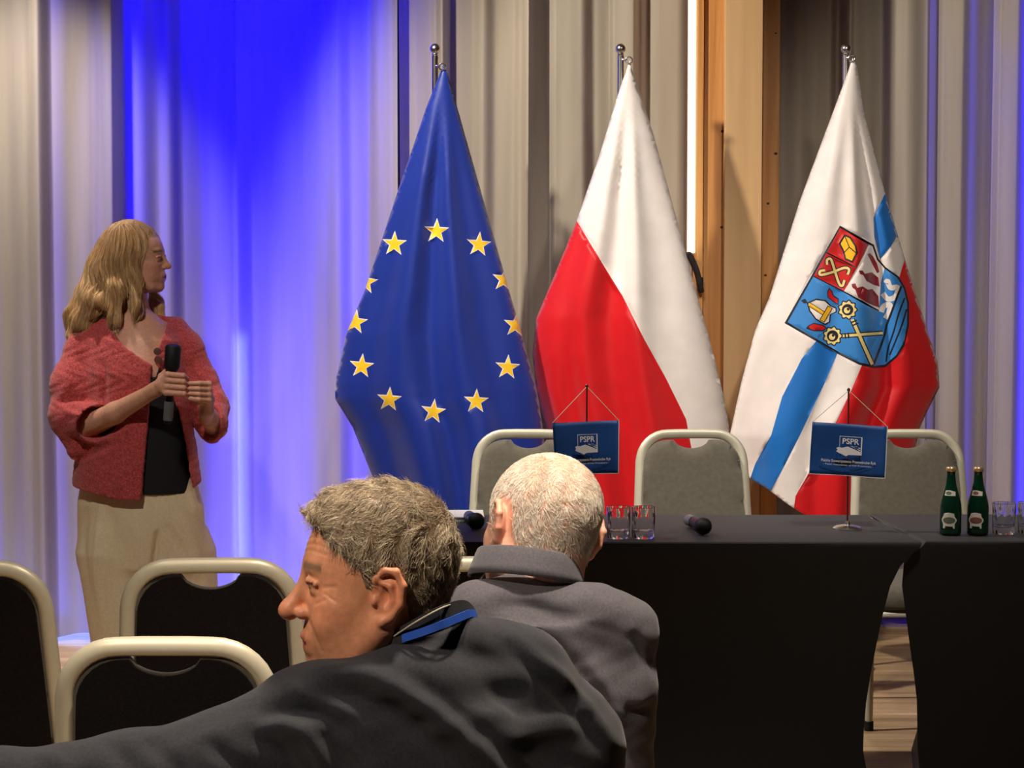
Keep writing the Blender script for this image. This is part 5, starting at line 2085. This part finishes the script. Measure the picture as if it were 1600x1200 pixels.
    V = crease(V, F, [
        ([(246, 828), (243, 860), (238, 900), (236, 960)], 4, -.030), ([(160, 770), (152, 840), (150, 900), (165, 1000)], 5, .010), ([(172, 790), (178, 860), (176, 940)], 8, -.008),
        ([(260, 820), (285, 860), (300, 890)], 7, -.010), ([(275, 800), (300, 840), (315, 880)], 7, .008), ([(136, 790), (130, 860), (142, 950)], 6, -.010), ([(205, 800), (215, 860), (205, 950)], 10, .006)])
    M['trouser_beige'] = material('beige_trouser_cloth', srgb(230, 212, 176), .85, noise=.07, nscale=120, bump=.3, bscale=500)
    new_obj('trousers', V - np.array(base), F, M['trouser_beige'], root)
    M['shoe_tan'] = material('tan_shoe', srgb(120, 90, 62), .5, noise=.1)
    for (sx, dy) in ((200, -.06), (292, .02)):
        c = W(sx, 1050, dy)
        sv = Vol((c[0] - .12, c[1] - .18, -.01), (c[0] + .20, c[1] + .10, .12), .006)
        sv.op(ell((c[0], c[1], .045), (.06, .042, .05)), .01)
        sv.op(ell((c[0] + .07, c[1] - .06, .03), (.10, .045, .03), np.array(Matrix.Rotation(R(-40), 3, 'Z'))), .02)
        sv.F = np.maximum(sv.F, (0.002 - sv.ax[2])[None, None, :])
        V, F = sv.mesh()
        new_obj('shoe', V - np.array(base), F, M['shoe_tan'], root)

    # --- hair: wavy shoulder-length volume with strands
    gv = Vol((X(80), YW - .20, z(545)), (X(290), YW + .18, z(325)), .0035)
    gv.op(ell(W(203, 402, .01), (.122, .100, .136)), .02)
    gv.op(ell(W(172, 430, .02), (.090, .095, .115)), .03)
    gv.op(ell(W(150, 470, .03), (.080, .085, .085)), .03)
    gv.op(ell(W(128, 500, .04), (.062, .070, .060)), .03)
    gv.op(cone(W(150, 470, -.05), W(112, 522, -.03), .045, .018), .02)
    gv.op(cone(W(205, 430, -.06), W(218, 482, -.085), .034, .022), .02)
    gv.op(cone(W(218, 480, -.085), W(212, 500, -.09), .022, .010), .02)
    gv.op(cone(W(182, 450, -.075), W(178, 505, -.10), .036, .014), .02)
    gv.op(cone(W(238, 430, .085), W(252, 500, .03), .030, .014), .02)
    # leave the face, throat and chest free
    gv.op(ell(W(268, 420, -.05), (.098, .13, .108)), .02, 'sub')
    gv.op(ell(W(262, 440, .0), (.070, .13, .085)), .02, 'sub')
    gv.op(ell(W(236, 475, -.06), (.042, .10, .055)), .02, 'sub')
    V, F = gv.mesh()
    N = vnormals(V, F)
    low = np.clip((z(400) - V[:, 2]) / .15, 0, 1)
    rad = np.arctan2(V[:, 1] - YW, V[:, 0] - X(190))
    V = V + N * ((.0035 + .005 * low) * np.sin(rad * 26 + 26 * V[:, 2] + 3 * np.sin(V[:, 2] * 26)) + .006 * low * np.sin(V[:, 2] * 55 + rad * 5))[:, None]
    N = vnormals(V, F)
    cshell = np.tile(np.array(srgb(172, 132, 86)[:3]), (len(V), 1))
    bvh = BVHTree.FromPolygons(V.tolist(), F.tolist())
    n = 4200
    pts, pick = sample_surface(V, F, np.ones(len(V)), n)
    k = 9
    paths = np.zeros((n, k, 3))
    for i in range(n):
        p = Vector(pts[i])
        ph = random.uniform(0, 6)
        free = random.random() < .45
        last = Vector((0, 0, -1))
        for j in range(k):
            if free and j >= k - 3:          # loose ends
                paths[i, j] = p
                p = p + (last * .7 + Vector((random.uniform(-.5, .3), random.uniform(-.4, .4), -.5))).normalized() * .010
                continue
            loc, nrm, _, _ = bvh.find_nearest(p)
            if loc is None:
                loc, nrm = p, Vector((0, 0, 1))
            paths[i, j] = loc + nrm * .0022
            d = Vector((-.35 * max(0, (loc.z - z(430)) * 0 + .5), .12 * math.sin(9 * loc.z * 6 + ph), -1.0 + .25 * math.sin(loc.z * 40 + ph)))
            d += Vector((.25 * math.sin(loc.z * 60 + loc.y * 30), 0, 0))
            d = d - nrm * d.dot(nrm)
            if d.length < .05:
                d = Vector((-.6, 0, -.4))
            last = d.normalized()
            p = loc + last * .014 + nrm * (.004 if free else 0)
    g = RNG.random((n, 1)) * .7 + .3 * np.clip((z(380) - pts[:, 2:3]) / .2 + .4, 0, 1)
    cols = np.array(srgb(146, 104, 64)[:3]) * (1 - g) + np.array(srgb(242, 208, 158)[:3]) * g
    SV, SF, SC = strands(paths, RNG.uniform(.0004, .0009, n), cols)
    HV, HF, HC = join_meshes([(V, F, cshell), (SV, SF, SC)])
    add_colored('hair', HV, HF, HC, M['hair'], root, base)
    # --- microphone in her hands
    microphone('microphone', 'black microphone held upright in both hands by the standing woman', W(271, 538, -.305), W(262, 662, -.285), square=True)
    return root


make_woman()
